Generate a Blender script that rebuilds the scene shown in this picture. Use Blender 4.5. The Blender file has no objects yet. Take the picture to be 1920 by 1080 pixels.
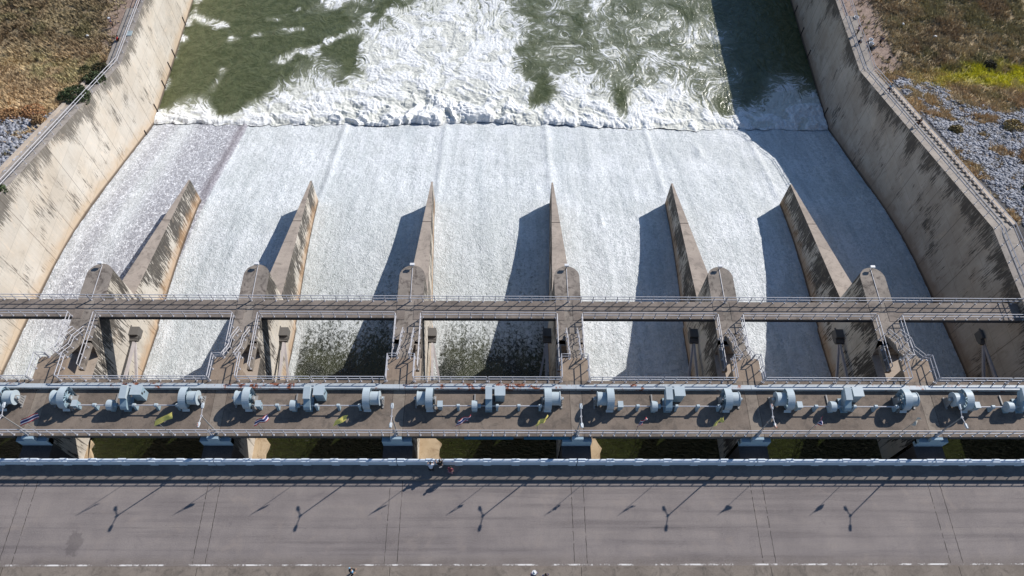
import bpy, math, random
import numpy as np
from mathutils import Vector, Matrix
random.seed(7); rng = np.random.default_rng(7)
sc = bpy.context.scene
col = sc.collection
# ------------------------------------------------------------------ camera
cam_d = bpy.data.cameras.new('camera'); cam = bpy.data.objects.new('camera', cam_d); col.objects.link(cam)
CF = Vector((0.0170111, 0.5105543, -0.8596772)).normalized()
CR = Vector((0.9998438, -0.0045689, 0.0170713)).normalized()
CU = CR.cross(CF).normalized()
cam.matrix_world = Matrix(((CR.x, CU.x, -CF.x, 0.9793), (CR.y, CU.y, -CF.y, -17.964), (CR.z, CU.z, -CF.z, 63.779), (0, 0, 0, 1)))
cam_d.sensor_width = 36; cam_d.lens = 36 * 1400 / 1920; cam_d.clip_end = 5000; cam_d.clip_start = 0.5
sc.camera = cam
# ------------------------------------------------------------------ sky and sun
SUN_EL = math.radians(33.2); SUN = Vector((0.785 * math.cos(SUN_EL), 0.62 * math.cos(SUN_EL), math.sin(SUN_EL))).normalized()
w = bpy.data.worlds.new('World'); sc.world = w; w.use_nodes = True
wn = w.node_tree; sky = wn.nodes.new('ShaderNodeTexSky'); sky.sky_type = 'NISHITA'; sky.sun_disc = False
sky.sun_elevation = SUN_EL; sky.sun_rotation = math.atan2(SUN.x, SUN.y); sky.air_density = 1.0; sky.dust_density = 0.1; sky.ozone_density = 4.0
wn.links.new(sky.outputs[0], wn.nodes['Background'].inputs[0]); wn.nodes['Background'].inputs[1].default_value = 0.098
ld = bpy.data.lights.new('sun', 'SUN'); ld.energy = 4.9; ld.angle = math.radians(0.5); ld.color = (1.0, 0.955, 0.90)
sun = bpy.data.objects.new('sun', ld); col.objects.link(sun); sun.rotation_euler = SUN.to_track_quat('Z', 'Y').to_euler()
sc.view_settings.view_transform = 'Standard'; sc.view_settings.look = 'None'; sc.view_settings.exposure = 0.2; sc.view_settings.gamma = 1
# ------------------------------------------------------------------ helpers
def fbm(x, y, seed=0, octv=4, lac=2.0, gain=0.5):
    x = np.asarray(x, float); y = np.asarray(y, float); out = np.zeros_like(x); a = 1.0; s = 0.0
    for o in range(octv):
        r = np.random.default_rng(seed * 101 + o); T = r.random((256, 256))
        xi = np.floor(x).astype(int); yi = np.floor(y).astype(int); fx = x - xi; fy = y - yi
        fx = fx * fx * (3 - 2 * fx); fy = fy * fy * (3 - 2 * fy)
        g = lambda i, j: T[(xi + i) & 255, (yi + j) & 255]
        v = (g(0, 0) * (1 - fx) + g(1, 0) * fx) * (1 - fy) + (g(0, 1) * (1 - fx) + g(1, 1) * fx) * fy
        out += a * v; s += a; a *= gain; x = x * lac + 13.7; y = y * lac + 7.3
    return out / s
def sst(a, b, x):
    t = np.clip((x - a) / (b - a), 0, 1); return t * t * (3 - 2 * t)
def setp(o, label=None, cat=None, group=None, kind=None):
    if label: o['label'] = label
    if cat: o['category'] = cat
    if group: o['group'] = group
    if kind: o['kind'] = kind
    return o
def thing(name, label, cat, loc=(0, 0, 0), group=None, rz=0):
    o = bpy.data.objects.new(name, None); col.objects.link(o); o.location = loc; o.rotation_euler = (0, 0, rz)
    o.empty_display_size = 0.3
    return setp(o, label, cat, group)
def link(name, me, parent=None):
    o = bpy.data.objects.new(name, me); col.objects.link(o)
    if parent is not None: o.parent = parent
    return o
class MB:
    def __init__(s): s.v = []; s.f = []; s.sm = []; s.mi = []
    def add(s, vs, fs, smooth=False, mi=0):
        n = len(s.v); s.v += [tuple(v) for v in vs]; s.f += [tuple(i + n for i in f) for f in fs]; s.sm += [smooth] * len(fs); s.mi += [mi] * len(fs); return s
    def box(s, x0, x1, y0, y1, z0, z1, mi=0):
        v = [(x0, y0, z0), (x1, y0, z0), (x1, y1, z0), (x0, y1, z0), (x0, y0, z1), (x1, y0, z1), (x1, y1, z1), (x0, y1, z1)]
        return s.add(v, [(0, 3, 2, 1), (4, 5, 6, 7), (0, 1, 5, 4), (1, 2, 6, 5), (2, 3, 7, 6), (3, 0, 4, 7)], mi=mi)
    def tube(s, pts, r, n=6, r1=None, cap=True, mi=0):
        pts = [Vector(p) for p in pts]; m = len(pts); vs = []; fs = []
        for i, p in enumerate(pts):
            d = (pts[min(i + 1, m - 1)] - pts[max(i - 1, 0)]).normalized()
            a = d.cross(Vector((0, 0, 1)) if abs(d.z) < 0.9 else Vector((1, 0, 0))).normalized(); b = d.cross(a)
            rr = r if r1 is None else r + (r1 - r) * i / (m - 1)
            for k in range(n):
                t = 2 * math.pi * k / n; vs.append(p + (a * math.cos(t) + b * math.sin(t)) * rr)
        for i in range(m - 1):
            for k in range(n): fs.append((i * n + k, i * n + (k + 1) % n, (i + 1) * n + (k + 1) % n, (i + 1) * n + k))
        s.add(vs, fs, n > 6, mi)
        if cap: s.add(vs[:n], [tuple(range(n))[::-1]], mi=mi); s.add(vs[-n:], [tuple(range(n))], mi=mi)
        return s
    def prism_x(s, poly, x0, x1, mi=0):   # poly in (y, z)
        n = len(poly); vs = [(x0, p[0], p[1]) for p in poly] + [(x1, p[0], p[1]) for p in poly]
        fs = [tuple(range(n)), tuple(range(2 * n - 1, n - 1, -1))] + [(i, n + i, n + (i + 1) % n, (i + 1) % n) for i in range(n)]
        return s.add(vs, fs, mi=mi)
    def prism_z(s, poly, z0, z1, mi=0):   # poly in (x, y) counter clockwise
        n = len(poly); vs = [(p[0], p[1], z0) for p in poly] + [(p[0], p[1], z1) for p in poly]
        fs = [tuple(range(n))[::-1], tuple(range(n, 2 * n))] + [(i, (i + 1) % n, n + (i + 1) % n, n + i) for i in range(n)]
        return s.add(vs, fs, mi=mi)
    def mesh(s, name, mats):
        me = bpy.data.meshes.new(name); me.from_pydata(s.v, [], s.f)
        me.polygons.foreach_set('use_smooth', s.sm); me.polygons.foreach_set('material_index', s.mi)
        for m in (mats if isinstance(mats, (list, tuple)) else [mats]): me.materials.append(m)
        me.update(); return me
    def obj(s, name, mats, parent=None, bevel=0):
        o = link(name, s.mesh(name, mats), parent)
        if bevel:
            b = o.modifiers.new('bevel', 'BEVEL'); b.width = bevel; b.segments = 2; b.limit_method = 'ANGLE'
        return o
def grid_mesh(name, X, Y, Z, mat, attrs=None, smooth=True):
    ny, nx = X.shape; me = bpy.data.meshes.new(name)
    me.vertices.add(nx * ny); me.vertices.foreach_set('co', np.stack([X, Y, Z], -1).astype(np.float32).ravel())
    i = np.arange(nx * ny).reshape(ny, nx); q = np.stack([i[:-1, :-1], i[:-1, 1:], i[1:, 1:], i[1:, :-1]], -1).reshape(-1, 4)
    me.loops.add(q.size); me.loops.foreach_set('vertex_index', q.ravel().astype(np.int32))
    me.polygons.add(len(q)); me.polygons.foreach_set('loop_start', (np.arange(len(q)) * 4).astype(np.int32)); me.polygons.foreach_set('loop_total', np.full(len(q), 4, np.int32))
    me.polygons.foreach_set('use_smooth', np.full(len(q), smooth))
    for k, a in (attrs or {}).items():
        at = me.attributes.new(k, 'FLOAT', 'POINT'); at.data.foreach_set('value', a.astype(np.float32).ravel())
    me.materials.append(mat); me.update(calc_edges=True); me.validate(); return me
def soup_mesh(name, V, F, mat, color=None):
    me = bpy.data.meshes.new(name); V = np.asarray(V, np.float32); F = np.asarray(F, np.int32); k = F.shape[1]
    me.vertices.add(len(V)); me.vertices.foreach_set('co', V.ravel())
    me.loops.add(F.size); me.loops.foreach_set('vertex_index', F.ravel())
    me.polygons.add(len(F)); me.polygons.foreach_set('loop_start', (np.arange(len(F)) * k).astype(np.int32)); me.polygons.foreach_set('loop_total', np.full(len(F), k, np.int32))
    if color is not None:
        ca = me.color_attributes.new('Col', 'FLOAT_COLOR', 'POINT'); ca.data.foreach_set('color', np.concatenate([color, np.ones((len(color), 1))], 1).astype(np.float32).ravel())
    me.materials.append(mat); me.update(calc_edges=True); return me
# ------------------------------------------------------------------ node helpers
class NT:
    def __init__(s, name):
        s.m = bpy.data.materials.new(name); s.m.use_nodes = True; s.t = s.m.node_tree; s.n = s.t.nodes; s.l = s.t.links
        s.bsdf = s.n['Principled BSDF']; s.pos = s.n.new('ShaderNodeNewGeometry').outputs['Position']
        s.bsdf.inputs['Specular IOR Level'].default_value = 0.3
    def set(s, inp, v):
        if isinstance(v, bpy.types.NodeSocket): s.l.new(v, inp)
        elif isinstance(v, (tuple, list)) and len(v) == 3 and inp.type == 'RGBA': inp.default_value = (*v, 1)
        else: inp.default_value = v
    def scale(s, vec, sc_):
        n = s.n.new('ShaderNodeVectorMath'); n.operation = 'MULTIPLY'; s.set(n.inputs[0], vec); n.inputs[1].default_value = sc_; return n.outputs[0]
    def noise(s, scale, vec=None, detail=4, rough=0.55, dist=0.0):
        n = s.n.new('ShaderNodeTexNoise'); s.set(n.inputs['Vector'], vec if vec is not None else s.pos)
        n.inputs['Scale'].default_value = scale; n.inputs['Detail'].default_value = detail; n.inputs['Roughness'].default_value = rough; n.inputs['Distortion'].default_value = dist
        return n.outputs['Fac']
    def vor(s, scale, vec=None, feature='F1'):
        n = s.n.new('ShaderNodeTexVoronoi'); n.feature = feature; s.set(n.inputs['Vector'], vec if vec is not None else s.pos); n.inputs['Scale'].default_value = scale; return n.outputs['Distance']
    def math(s, op, a, b=0.0, c=0.0, clamp=False):
        n = s.n.new('ShaderNodeMath'); n.operation = op; n.use_clamp = clamp; s.set(n.inputs[0], a); s.set(n.inputs[1], b)
        if op in ('MULTIPLY_ADD',): s.set(n.inputs[2], c)
        return n.outputs[0]
    def ss(s, a, b, x):   # smoothstep a..b (a may exceed b)
        n = s.n.new('ShaderNodeMapRange'); n.interpolation_type = 'SMOOTHSTEP'; s.set(n.inputs['Value'], x); lo, hi = (a, b) if a < b else (b, a)
        s.set(n.inputs['From Min'], lo); s.set(n.inputs['From Max'], hi)
        n.inputs['To Min'].default_value = 0 if a < b else 1; n.inputs['To Max'].default_value = 1 if a < b else 0; return n.outputs[0]
    def mix(s, f, a, b):
        n = s.n.new('ShaderNodeMix'); n.data_type = 'RGBA'; s.set(n.inputs[0], f); s.set(n.inputs[6], a); s.set(n.inputs[7], b); return n.outputs[2]
    def attr(s, name, out='Fac'):
        n = s.n.new('ShaderNodeAttribute'); n.attribute_name = name; return n.outputs[out]
    def sep(s, vec):
        n = s.n.new('ShaderNodeSeparateXYZ'); s.l.new(vec, n.inputs[0]); return n.outputs
    def comb(s, x, y, z):
        n = s.n.new('ShaderNodeCombineXYZ'); s.set(n.inputs[0], x); s.set(n.inputs[1], y); s.set(n.inputs[2], z); return n.outputs[0]
    def out(s, color, rough=0.85, bump=None, bs=0.3, bd=0.05, spec=None, metal=None, normal=None):
        s.set(s.bsdf.inputs['Base Color'], color); s.set(s.bsdf.inputs['Roughness'], rough)
        if spec is not None: s.bsdf.inputs['Specular IOR Level'].default_value = spec
        if metal is not None: s.bsdf.inputs['Metallic'].default_value = metal
        if bump is not None:
            n = s.n.new('ShaderNodeBump'); s.set(n.inputs['Strength'], bs); n.inputs['Distance'].default_value = bd; s.l.new(bump, n.inputs['Height']); s.l.new(n.outputs[0], s.bsdf.inputs['Normal'])
        return s.m
def concrete(name, c1, c2, dark=(0.05, 0.045, 0.04), blotch=0.35, spots=0.5, fine=0.12):
    t = NT(name); a = t.mix(t.ss(0.3, 0.7, t.noise(0.35, detail=6, rough=0.65)), c1, c2)
    b = t.mix(t.math('MULTIPLY', t.ss(0.47, 0.66, t.noise(1.1, detail=8, rough=0.75, dist=0.7)), blotch), a, dark)
    g = t.noise(14, detail=4, rough=0.7); b = t.mix(t.math('MULTIPLY', t.ss(0.45, 0.75, g), fine), b, (0.5, 0.46, 0.42))
    b = t.mix(t.math('MULTIPLY', t.ss(0.5, 0.3, g), fine * 1.5), b, dark)
    s_ = t.math('MULTIPLY', t.ss(0.74, 0.8, t.noise(3.0, detail=3, rough=0.6)), spots); b = t.mix(s_, b, dark)
    return t.out(b, 0.9, t.noise(20, detail=5), 0.4, 0.02)
def wallconc(name, base, base2, dk, amount=1.0, toplen=3.0, low=(0.40, 0.24, 0.12), patch=0.5, joints=5.2, thr=0.62, hf=2.8):
    """vertical faces: run-down streaks from the top edge, formwork joints, ochre band above the water"""
    t = NT(name); P = t.sep(t.pos); hor = t.math('ADD', P[1], t.math('MULTIPLY', P[0], 0.35)); dt = t.attr('dtop'); db = t.attr('dbot')
    base_c = t.mix(t.ss(0.3, 0.7, t.noise(0.22, detail=6, rough=0.6)), base, base2)
    pnl = t.noise(0.45, t.comb(t.math('FLOOR', t.math('DIVIDE', hor, joints)), 0.0, t.math('FLOOR', t.math('DIVIDE', P[2], 2.6))), detail=0)
    base_c = t.mix(t.math('MULTIPLY', t.ss(0.35, 0.65, pnl), 0.35), base_c, tuple(c * 0.72 for c in base))
    st = t.noise(1.0, t.comb(t.math('MULTIPLY', hor, hf), 0.0, t.math('MULTIPLY', P[2], 0.5)), detail=5, rough=0.62)
    st2 = t.noise(1.0, t.comb(t.math('MULTIPLY', hor, 0.35), 3.0, t.math('MULTIPLY', P[2], 0.18)), detail=3)
    fade = t.math('MULTIPLY', t.ss(toplen * 1.4, 0.0, dt), 0.23)
    k = t.math('ADD', t.math('ADD', st, fade), t.math('MULTIPLY', t.math('SUBTRACT', st2, 0.5), 0.9))
    m = t.math('MULTIPLY', t.ss(thr, thr + 0.08, k), amount)
    c = t.mix(m, base_c, dk)
    bl = t.noise(0.5, t.comb(hor, 2.0, t.math('MULTIPLY', P[2], 0.6)), detail=7, rough=0.72, dist=0.8)
    c = t.mix(t.math('MULTIPLY', t.ss(0.52, 0.7, bl), 0.45), c, tuple(q * 0.5 for q in base2)); c = t.mix(t.math('MULTIPLY', t.ss(0.46, 0.3, bl), 0.35), c, tuple(min(1, q * f) for q, f in zip(base, (1.25, 1.1, 0.95))))
    # paler long runs
    lr = t.noise(1.0, t.comb(t.math('MULTIPLY', hor, 6.5), 5.0, t.math('MULTIPLY', P[2], 0.14)), detail=6, rough=0.7)
    c = t.mix(t.math('MULTIPLY', t.ss(0.54, 0.68, lr), 0.4), c, tuple(min(1, q * 1.25) for q in base))
    c = t.mix(t.math('MULTIPLY', t.ss(0.46, 0.32, lr), 0.5), c, tuple(q * 0.6 for q in base))
    # ochre band
    nb = t.math('ADD', db, t.math('MULTIPLY', t.noise(0.8, detail=4), -2.4))
    c = t.mix(t.math('MULTIPLY', t.ss(1.2, -0.6, nb), 0.62), c, low)
    c = t.mix(t.math('MULTIPLY', t.ss(0.6, 0.2, db), 0.85), c, (0.06, 0.045, 0.035))
    # joints
    jf = t.math('ABSOLUTE', t.math('SUBTRACT', t.math('FRACT', t.math('DIVIDE', P[1], joints)), 0.5))
    jm = t.ss(0.489, 0.496, jf)
    jz = t.math('ABSOLUTE', t.math('SUBTRACT', t.math('FRACT', t.math('DIVIDE', P[2], 2.6)), 0.5)); jm2 = t.math('MULTIPLY', t.ss(0.478, 0.495, jz), 0.35)
    jj = t.math('MULTIPLY', t.math('MAXIMUM', jm, jm2), 0.7)
    c = t.mix(jj, c, (0.09, 0.075, 0.06))
    c = t.mix(t.math('MULTIPLY', t.ss(0.6, 0.72, t.noise(9, detail=4, rough=0.7)), 0.2), c, (0.08, 0.07, 0.06))
    return t.out(c, 0.9, t.noise(12, detail=5), 0.4, 0.03)
def paint(name, c, rust=0.0, rough=0.45, dirt=0.25):
    t = NT(name); a = t.mix(t.math('MULTIPLY', t.ss(0.4, 0.8, t.noise(2.2, detail=6, rough=0.7)), dirt), c, tuple(q * 0.55 for q in c))
    if rust:
        r = t.math('ADD', t.noise(1.6, detail=7, rough=0.75), t.math('MULTIPLY', t.noise(0.16, detail=1), 0.45))
        a = t.mix(t.ss(0.86 - rust * 0.1, 0.93 - rust * 0.1, r), a, (0.26, 0.09, 0.045))
    return t.out(a, rough, t.noise(16, detail=3), 0.15, 0.01, spec=0.4)
def flat(name, c, rough=0.7, var=0.2):
    t = NT(name); a = t.mix(t.math('MULTIPLY', t.noise(9, detail=3), var), c, tuple(q * 0.5 for q in c)); return t.out(a, rough)

M = {}
M['road'] = None
def road_mat():
    t = NT('road_concrete'); P = t.sep(t.pos)
    a = t.mix(t.ss(0.3, 0.7, t.noise(0.3, detail=6, rough=0.6)), (0.185, 0.16, 0.152), (0.245, 0.212, 0.196))
    lane = t.noise(1.0, t.comb(t.math('MULTIPLY', P[0], 0.05), t.math('MULTIPLY', P[1], 1.3), 0.0), detail=5, rough=0.6)
    a = t.mix(t.math('MULTIPLY', t.ss(0.46, 0.68, lane), 0.6), a, (0.105, 0.09, 0.09))
    a = t.mix(t.math('MULTIPLY', t.ss(0.48, 0.28, lane), 0.55), a, (0.26, 0.225, 0.20))
    ed = t.ss(-5.3, -6.1, P[1]); a = t.mix(t.math('MULTIPLY', ed, t.math('MULTIPLY', t.noise(0.9, detail=5), 0.8)), a, (0.13, 0.105, 0.085))
    g = t.noise(16, detail=4, rough=0.75); a = t.mix(t.math('MULTIPLY', t.ss(0.46, 0.66, g), 0.5), a, (0.36, 0.32, 0.295)); a = t.mix(t.math('MULTIPLY', t.ss(0.5, 0.34, g), 0.5), a, (0.10, 0.085, 0.085))
    b = t.noise(1.0, t.scale(t.pos, (7, 0.9, 1)), detail=4, rough=0.7); a = t.mix(t.math('MULTIPLY', t.ss(0.5, 0.75, b), 0.2), a, (0.10, 0.09, 0.088))
    sp = t.ss(0.735, 0.77, t.noise(4.5, detail=2, rough=0.6)); a = t.mix(t.math('MULTIPLY', sp, 0.8), a, (0.05, 0.045, 0.045))
    pt = t.noise(0.55, detail=7, rough=0.72, dist=0.5); a = t.mix(t.math('MULTIPLY', t.ss(0.52, 0.72, pt), 0.4), a, (0.30, 0.25, 0.215)); a = t.mix(t.math('MULTIPLY', t.ss(0.44, 0.28, pt), 0.4), a, (0.11, 0.095, 0.10))
    # tyre rubber streaks
    ty = t.math('MULTIPLY', t.ss(0.12, 0.0, t.math('ABSOLUTE', t.math('ADD', P[1], 3.35))), t.ss(0.45, 0.65, t.noise(1.0, t.comb(t.math('MULTIPLY', P[0], 0.16), t.math('MULTIPLY', P[1], 3.0), 2.0), detail=6, rough=0.7)))
    a = t.mix(t.math('MULTIPLY', ty, 0.55), a, (0.06, 0.055, 0.06))
    # oil stain
    dx = t.math('DIVIDE', t.math('ADD', P[0], 33.7), 0.62); dy = t.math('DIVIDE', t.math('ADD', P[1], 4.55), 1.0)
    rr = t.math('SQRT', t.math('ADD', t.math('MULTIPLY', dx, dx), t.math('MULTIPLY', dy, dy)))
    a = t.mix(t.math('MULTIPLY', t.ss(1.15, 0.8, t.math('ADD', rr, t.math('MULTIPLY', t.math('SUBTRACT', t.noise(2.4, detail=5, rough=0.7), 0.5), 2.8))), 0.36), a, (0.06, 0.05, 0.052))
    return t.out(a, 0.9, t.noise(24, detail=4), 0.35, 0.015)
M['road'] = road_mat()
M['walk'] = concrete('sidewalk_concrete', (0.14, 0.122, 0.112), (0.21, 0.182, 0.16))
M['walk_old'] = concrete('old_sidewalk_concrete', (0.17, 0.14, 0.115), (0.24, 0.2, 0.165), blotch=0.5)
M['deck'] = concrete('deck_concrete', (0.14, 0.11, 0.088), (0.215, 0.172, 0.138), blotch=0.5)
M['strip'] = concrete('strip_concrete', (0.20, 0.165, 0.135), (0.27, 0.225, 0.18), blotch=0.55, dark=(0.07, 0.055, 0.045))
M['bridge'] = concrete('bridge_concrete', (0.16, 0.132, 0.112), (0.25, 0.21, 0.18), blotch=0.5)
M['fascia'] = concrete('shade_dark_concrete', (0.05, 0.045, 0.045), (0.075, 0.07, 0.07))  # near-black colour carries the shade on deck edges and upstream pier heads
M['pier_top'] = concrete('pier_top_concrete', (0.19, 0.165, 0.14), (0.31, 0.265, 0.225), dark=(0.045, 0.034, 0.03), blotch=0.8)
M['tail_top'] = concrete('tail_top_concrete', (0.28, 0.235, 0.20), (0.38, 0.32, 0.27), blotch=0.4)
M['platform'] = concrete('platform_concrete', (0.24, 0.18, 0.135), (0.30, 0.23, 0.17), blotch=0.35)
M['pier'] = wallconc('pier_wall_concrete', (0.58, 0.54, 0.48), (0.48, 0.425, 0.35), (0.035, 0.03, 0.026), 0.93, 5.0, thr=0.59, hf=5.5)
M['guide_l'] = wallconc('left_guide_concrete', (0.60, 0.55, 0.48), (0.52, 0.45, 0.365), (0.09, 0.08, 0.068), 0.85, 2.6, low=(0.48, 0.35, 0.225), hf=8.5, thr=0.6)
M['guide_r'] = wallconc('shaded_guide_concrete', (0.50, 0.43, 0.36), (0.37, 0.30, 0.235), (0.05, 0.04, 0.032), 0.85, 2.8, hf=8.0, thr=0.6, low=(0.20, 0.13, 0.085))  # darker brown than the left wall; its shade is in the colour
M['cap'] = concrete('wall_cap_concrete', (0.27, 0.24, 0.215), (0.34, 0.30, 0.26), blotch=0.55, dark=(0.09, 0.08, 0.07))
M['kerb'] = concrete('kerb_concrete', (0.40, 0.33, 0.27), (0.46, 0.385, 0.31), blotch=0.25)
M['rock_ledge'] = concrete('ledge_stone', (0.40, 0.30, 0.19), (0.52, 0.41, 0.28), blotch=0.8, dark=(0.25, 0.17, 0.1))
M['rail'] = paint('rail_paint', (0.48, 0.47, 0.49), dirt=0.35, rough=0.5)
M['mach'] = paint('machine_paint', (0.27, 0.365, 0.42), dirt=0.35)
M['mach_l'] = paint('cover_paint', (0.42, 0.485, 0.52), dirt=0.3)
M['girder'] = paint('girder_paint', (0.46, 0.50, 0.53), rust=0.75, dirt=0.45)
M['para'] = paint('parapet_paint', (0.66, 0.73, 0.80), dirt=0.3, rough=0.6)
M['tee'] = paint('shaded_white_paint', (0.30, 0.40, 0.47), dirt=0.45, rough=0.8)  # white paint coloured blue grey, so its shade sits in the colour
M['steel'] = paint('grey_steel', (0.28, 0.27, 0.26), rough=0.5)
M['arm'] = paint('arm_paint', (0.46, 0.42, 0.41), dirt=0.5)
M['bracket'] = paint('weathered_bracket', (0.13, 0.12, 0.11), rough=0.7)
M['dark'] = flat('dark_metal', (0.03, 0.03, 0.033))
M['joint'] = flat('joint_sealant', (0.035, 0.028, 0.025), 0.9)
M['white'] = flat('white_plastic', (0.75, 0.75, 0.75), 0.5, 0.1)
M['panel'] = paint('blue_panel', (0.02, 0.11, 0.20), dirt=0.5)
# ------------------------------------------------------------------ layout
S = 15.5; PX = [(i - 2.5) * S for i in range(6)]; W = 52.5; DZ = 2.6
ORD = ['first', 'second', 'third', 'fourth', 'fifth', 'sixth', 'seventh', 'eighth']
PLAB = ['leftmost', 'second from left', 'third from left', 'third from right', 'second from right', 'rightmost']
BLAB = ['far left', 'second', 'third', 'centre', 'fifth', 'sixth', 'far right']
def ctl(y, pts): return np.interp(y, [p[0] for p in pts], [p[1] for p in pts])
CH = [(-10, -9), (6, -9.8), (15, -11.1), (22, -11.85), (26, -12.4), (30, -13.0), (36, -14.25), (42, -16.0), (52, -19.6), (63.5, -23.7), (72, -26.6)]
def zch(y):
    y = np.asarray(y, float); return (ctl(y - 2, CH) + 2 * ctl(y, CH) + ctl(y + 2, CH)) / 4
def ztop(y): return ctl(y, [(-60, 0.8), (27, 0.8), (63.3, -11.5), (400, -11.5)])
TW = -23.4
def front(x):    # y of the roller front
    return 63.0 + 0.9 * np.exp(-((x + 3) / 14) ** 2) - 0.5 * np.exp(-((x - 30) / 12) ** 2) + 1.5 * (fbm(x * 0.22, x * 0 + 3, 5, 5) - 0.5) + 1.1 * (fbm(x * 0.8, x * 0 + 9, 6, 3) - 0.5)
# ------------------------------------------------------------------ water on the chute
def chute_mat():
    t = NT('chute_water'); fo = t.attr('foam'); th = t.attr('thin'); P = t.sep(t.pos)
    n1 = t.noise(3.0, t.scale(t.pos, (1, 0.8, 0.8)), detail=5, rough=0.62, dist=0.9)
    n2 = t.noise(8.0, t.scale(t.pos, (1, 0.8, 0.8)), detail=3, rough=0.6, dist=0.4)
    st = t.noise(1.0, t.comb(t.math('MULTIPLY', P[0], 1.3), t.math('MULTIPLY', P[1], 0.07), 0.0), detail=6, rough=0.68)
    big = t.noise(0.16, detail=3)
    k = t.math('ADD', t.math('ADD', t.math('MULTIPLY', n1, 1.0), t.math('MULTIPLY', n2, 0.35)), t.math('MULTIPLY', st, 0.35))
    k = t.math('ADD', k, t.math('MULTIPLY', fo, 1.0)); # about 0.85 + foam
    f = t.ss(1.08, 1.42, k)
    wht = t.mix(t.ss(0.36, 0.66, n1), (0.42, 0.455, 0.465), (0.75, 0.77, 0.785))
    wht = t.mix(t.math('MULTIPLY', t.ss(0.45, 0.68, n2), 0.6), wht, (0.76, 0.785, 0.80))
    wht = t.mix(t.math('MULTIPLY', t.ss(0.42, 0.62, st), 0.45), wht, (0.78, 0.80, 0.82)); wht = t.mix(t.math('MULTIPLY', t.ss(0.48, 0.32, st), 0.28), wht, (0.40, 0.44, 0.46))
    wht = t.mix(t.math('MULTIPLY', t.ss(0.60, 0.40, big), 0.30), wht, (0.40, 0.43, 0.42))
    wht = t.mix(t.math('MULTIPLY', t.ss(0.5, 0.72, t.noise(1.0, t.comb(t.math('MULTIPLY', P[0], 0.35), t.math('MULTIPLY', P[1], 0.02), 4.0), detail=5, rough=0.6)), 0.35), wht, (0.36, 0.41, 0.43))
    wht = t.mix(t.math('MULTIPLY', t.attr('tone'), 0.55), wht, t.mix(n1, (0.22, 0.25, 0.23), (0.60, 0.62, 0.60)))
    # thin flow of the leftmost bay: lilac grey with a white web
    vw = t.n.new('ShaderNodeVectorMath'); vw.operation = 'ADD'; t.l.new(t.scale(t.pos, (1, 0.6, 0.6)), vw.inputs[0])
    nn = t.n.new('ShaderNodeTexNoise'); nn.inputs['Scale'].default_value = 0.8; nn.inputs['Detail'].default_value = 5; t.l.new(t.pos, nn.inputs['Vector']); t.l.new(t.scale(nn.outputs['Color'], (1.6, 1.6, 1.6)), vw.inputs[1])
    web = t.ss(0.09, 0.0, t.vor(1.5, vw.outputs[0], 'DISTANCE_TO_EDGE'))
    tc = t.mix(t.ss(0.35, 0.7, n1), (0.24, 0.235, 0.265), (0.44, 0.45, 0.49)); tc = t.mix(t.math('MULTIPLY', web, t.ss(0.35, 0.6, n1)), tc, (0.82, 0.83, 0.86))
    tc = t.mix(t.math('MULTIPLY', t.attr('band'), 0.7), tc, (0.20, 0.165, 0.19))
    wht = t.mix(th, wht, tc)
    dk = t.mix(t.ss(0.4, 0.6, t.noise(0.3, detail=2)), (0.010, 0.014, 0.010), (0.035, 0.040, 0.018))
    c = t.mix(f, dk, wht)
    hh = t.math('ADD', t.math('MULTIPLY', n1, 1.0), t.math('MULTIPLY', n2, 0.4))
    return t.out(c, t.math('MULTIPLY_ADD', f, 0.4, 0.25), hh, 0.9, 0.22, spec=0.35)
M['chute'] = chute_mat()
ys = np.concatenate([np.arange(5, 62.0, 0.3)]); xs = np.arange(-W, W + 0.01, 0.3)
X, Y = np.meshgrid(xs, ys)
fr = front(xs); YY = 5 + (Y - 5) * ((fr + 1.5 - 5) / (61.7 - 5))[None, :]
bay = np.clip(np.floor((X + 54.25) / S), 0, 6).astype(int); bx = (X + 54.25) / S - bay
foam = np.ones_like(X) * 0.72
d_ = sst(14, 40, YY)
for b, (f0, f1, yd) in {0: (0.8, 0.74, 30), 1: (0.92, 0.9, 30), 2: (0.12, 0.58, 32), 3: (0.07, 0.6, 32), 4: (0.95, 0.9, 30), 5: (0.85, 0.85, 30), 6: (0.8, 0.8, 30)}.items():
    v = f0 + (f1 - f0) * sst(12.5, 26, YY) + (0.9 - f1) * sst(24, 46, YY)
    foam = np.where(bay == b, v, foam)
# left edge of dark bays stays white close to the pier
for b in (2, 3): foam += np.where((bay == b), 0.5 * np.exp(-((bx - 0.10) / 0.035) ** 2) * sst(6, 12, YY) + 0.35 * np.exp(-((bx - 0.92) / 0.03) ** 2), 0)
foam += np.where((YY > 43), 0.35 * sum(np.exp(-((X - px - 0.25 - 0.02 * (YY - 43)) / 0.35) ** 2) for px in PX), 0)
foam -= np.where((YY > 20) & (YY < 60), 0.13 * np.exp(-((X - 45.0 - 0.03 * (YY - 30)) / 1.6) ** 2) + 0.08 * np.exp(-((X - 41.5) / 0.9) ** 2), 0)
foam -= 0.12 * np.exp(-((X - PX[5] + 5.2 + 0.07 * (YY - 20)) / 0.5) ** 2) * sst(40, 25, YY)
foam = foam + 0.28 * (fbm(X * 0.25, YY * 0.06, 11, 3) - 0.5)
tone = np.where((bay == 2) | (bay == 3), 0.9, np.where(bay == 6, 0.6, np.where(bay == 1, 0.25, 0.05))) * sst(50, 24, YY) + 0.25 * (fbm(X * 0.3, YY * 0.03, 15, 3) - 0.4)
thin = np.where(X < PX[0] + 0.8 + 0.0 * YY, 1.0, 0.0) * sst(17, 24, YY) * 0.9
thin = thin * (1 - 0.75 * np.exp(-((X + 47.5) / 1.6) ** 2) * sst(20, 40, YY)) * (1 - 0.6 * sst(-49.5, -52, X) )
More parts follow.
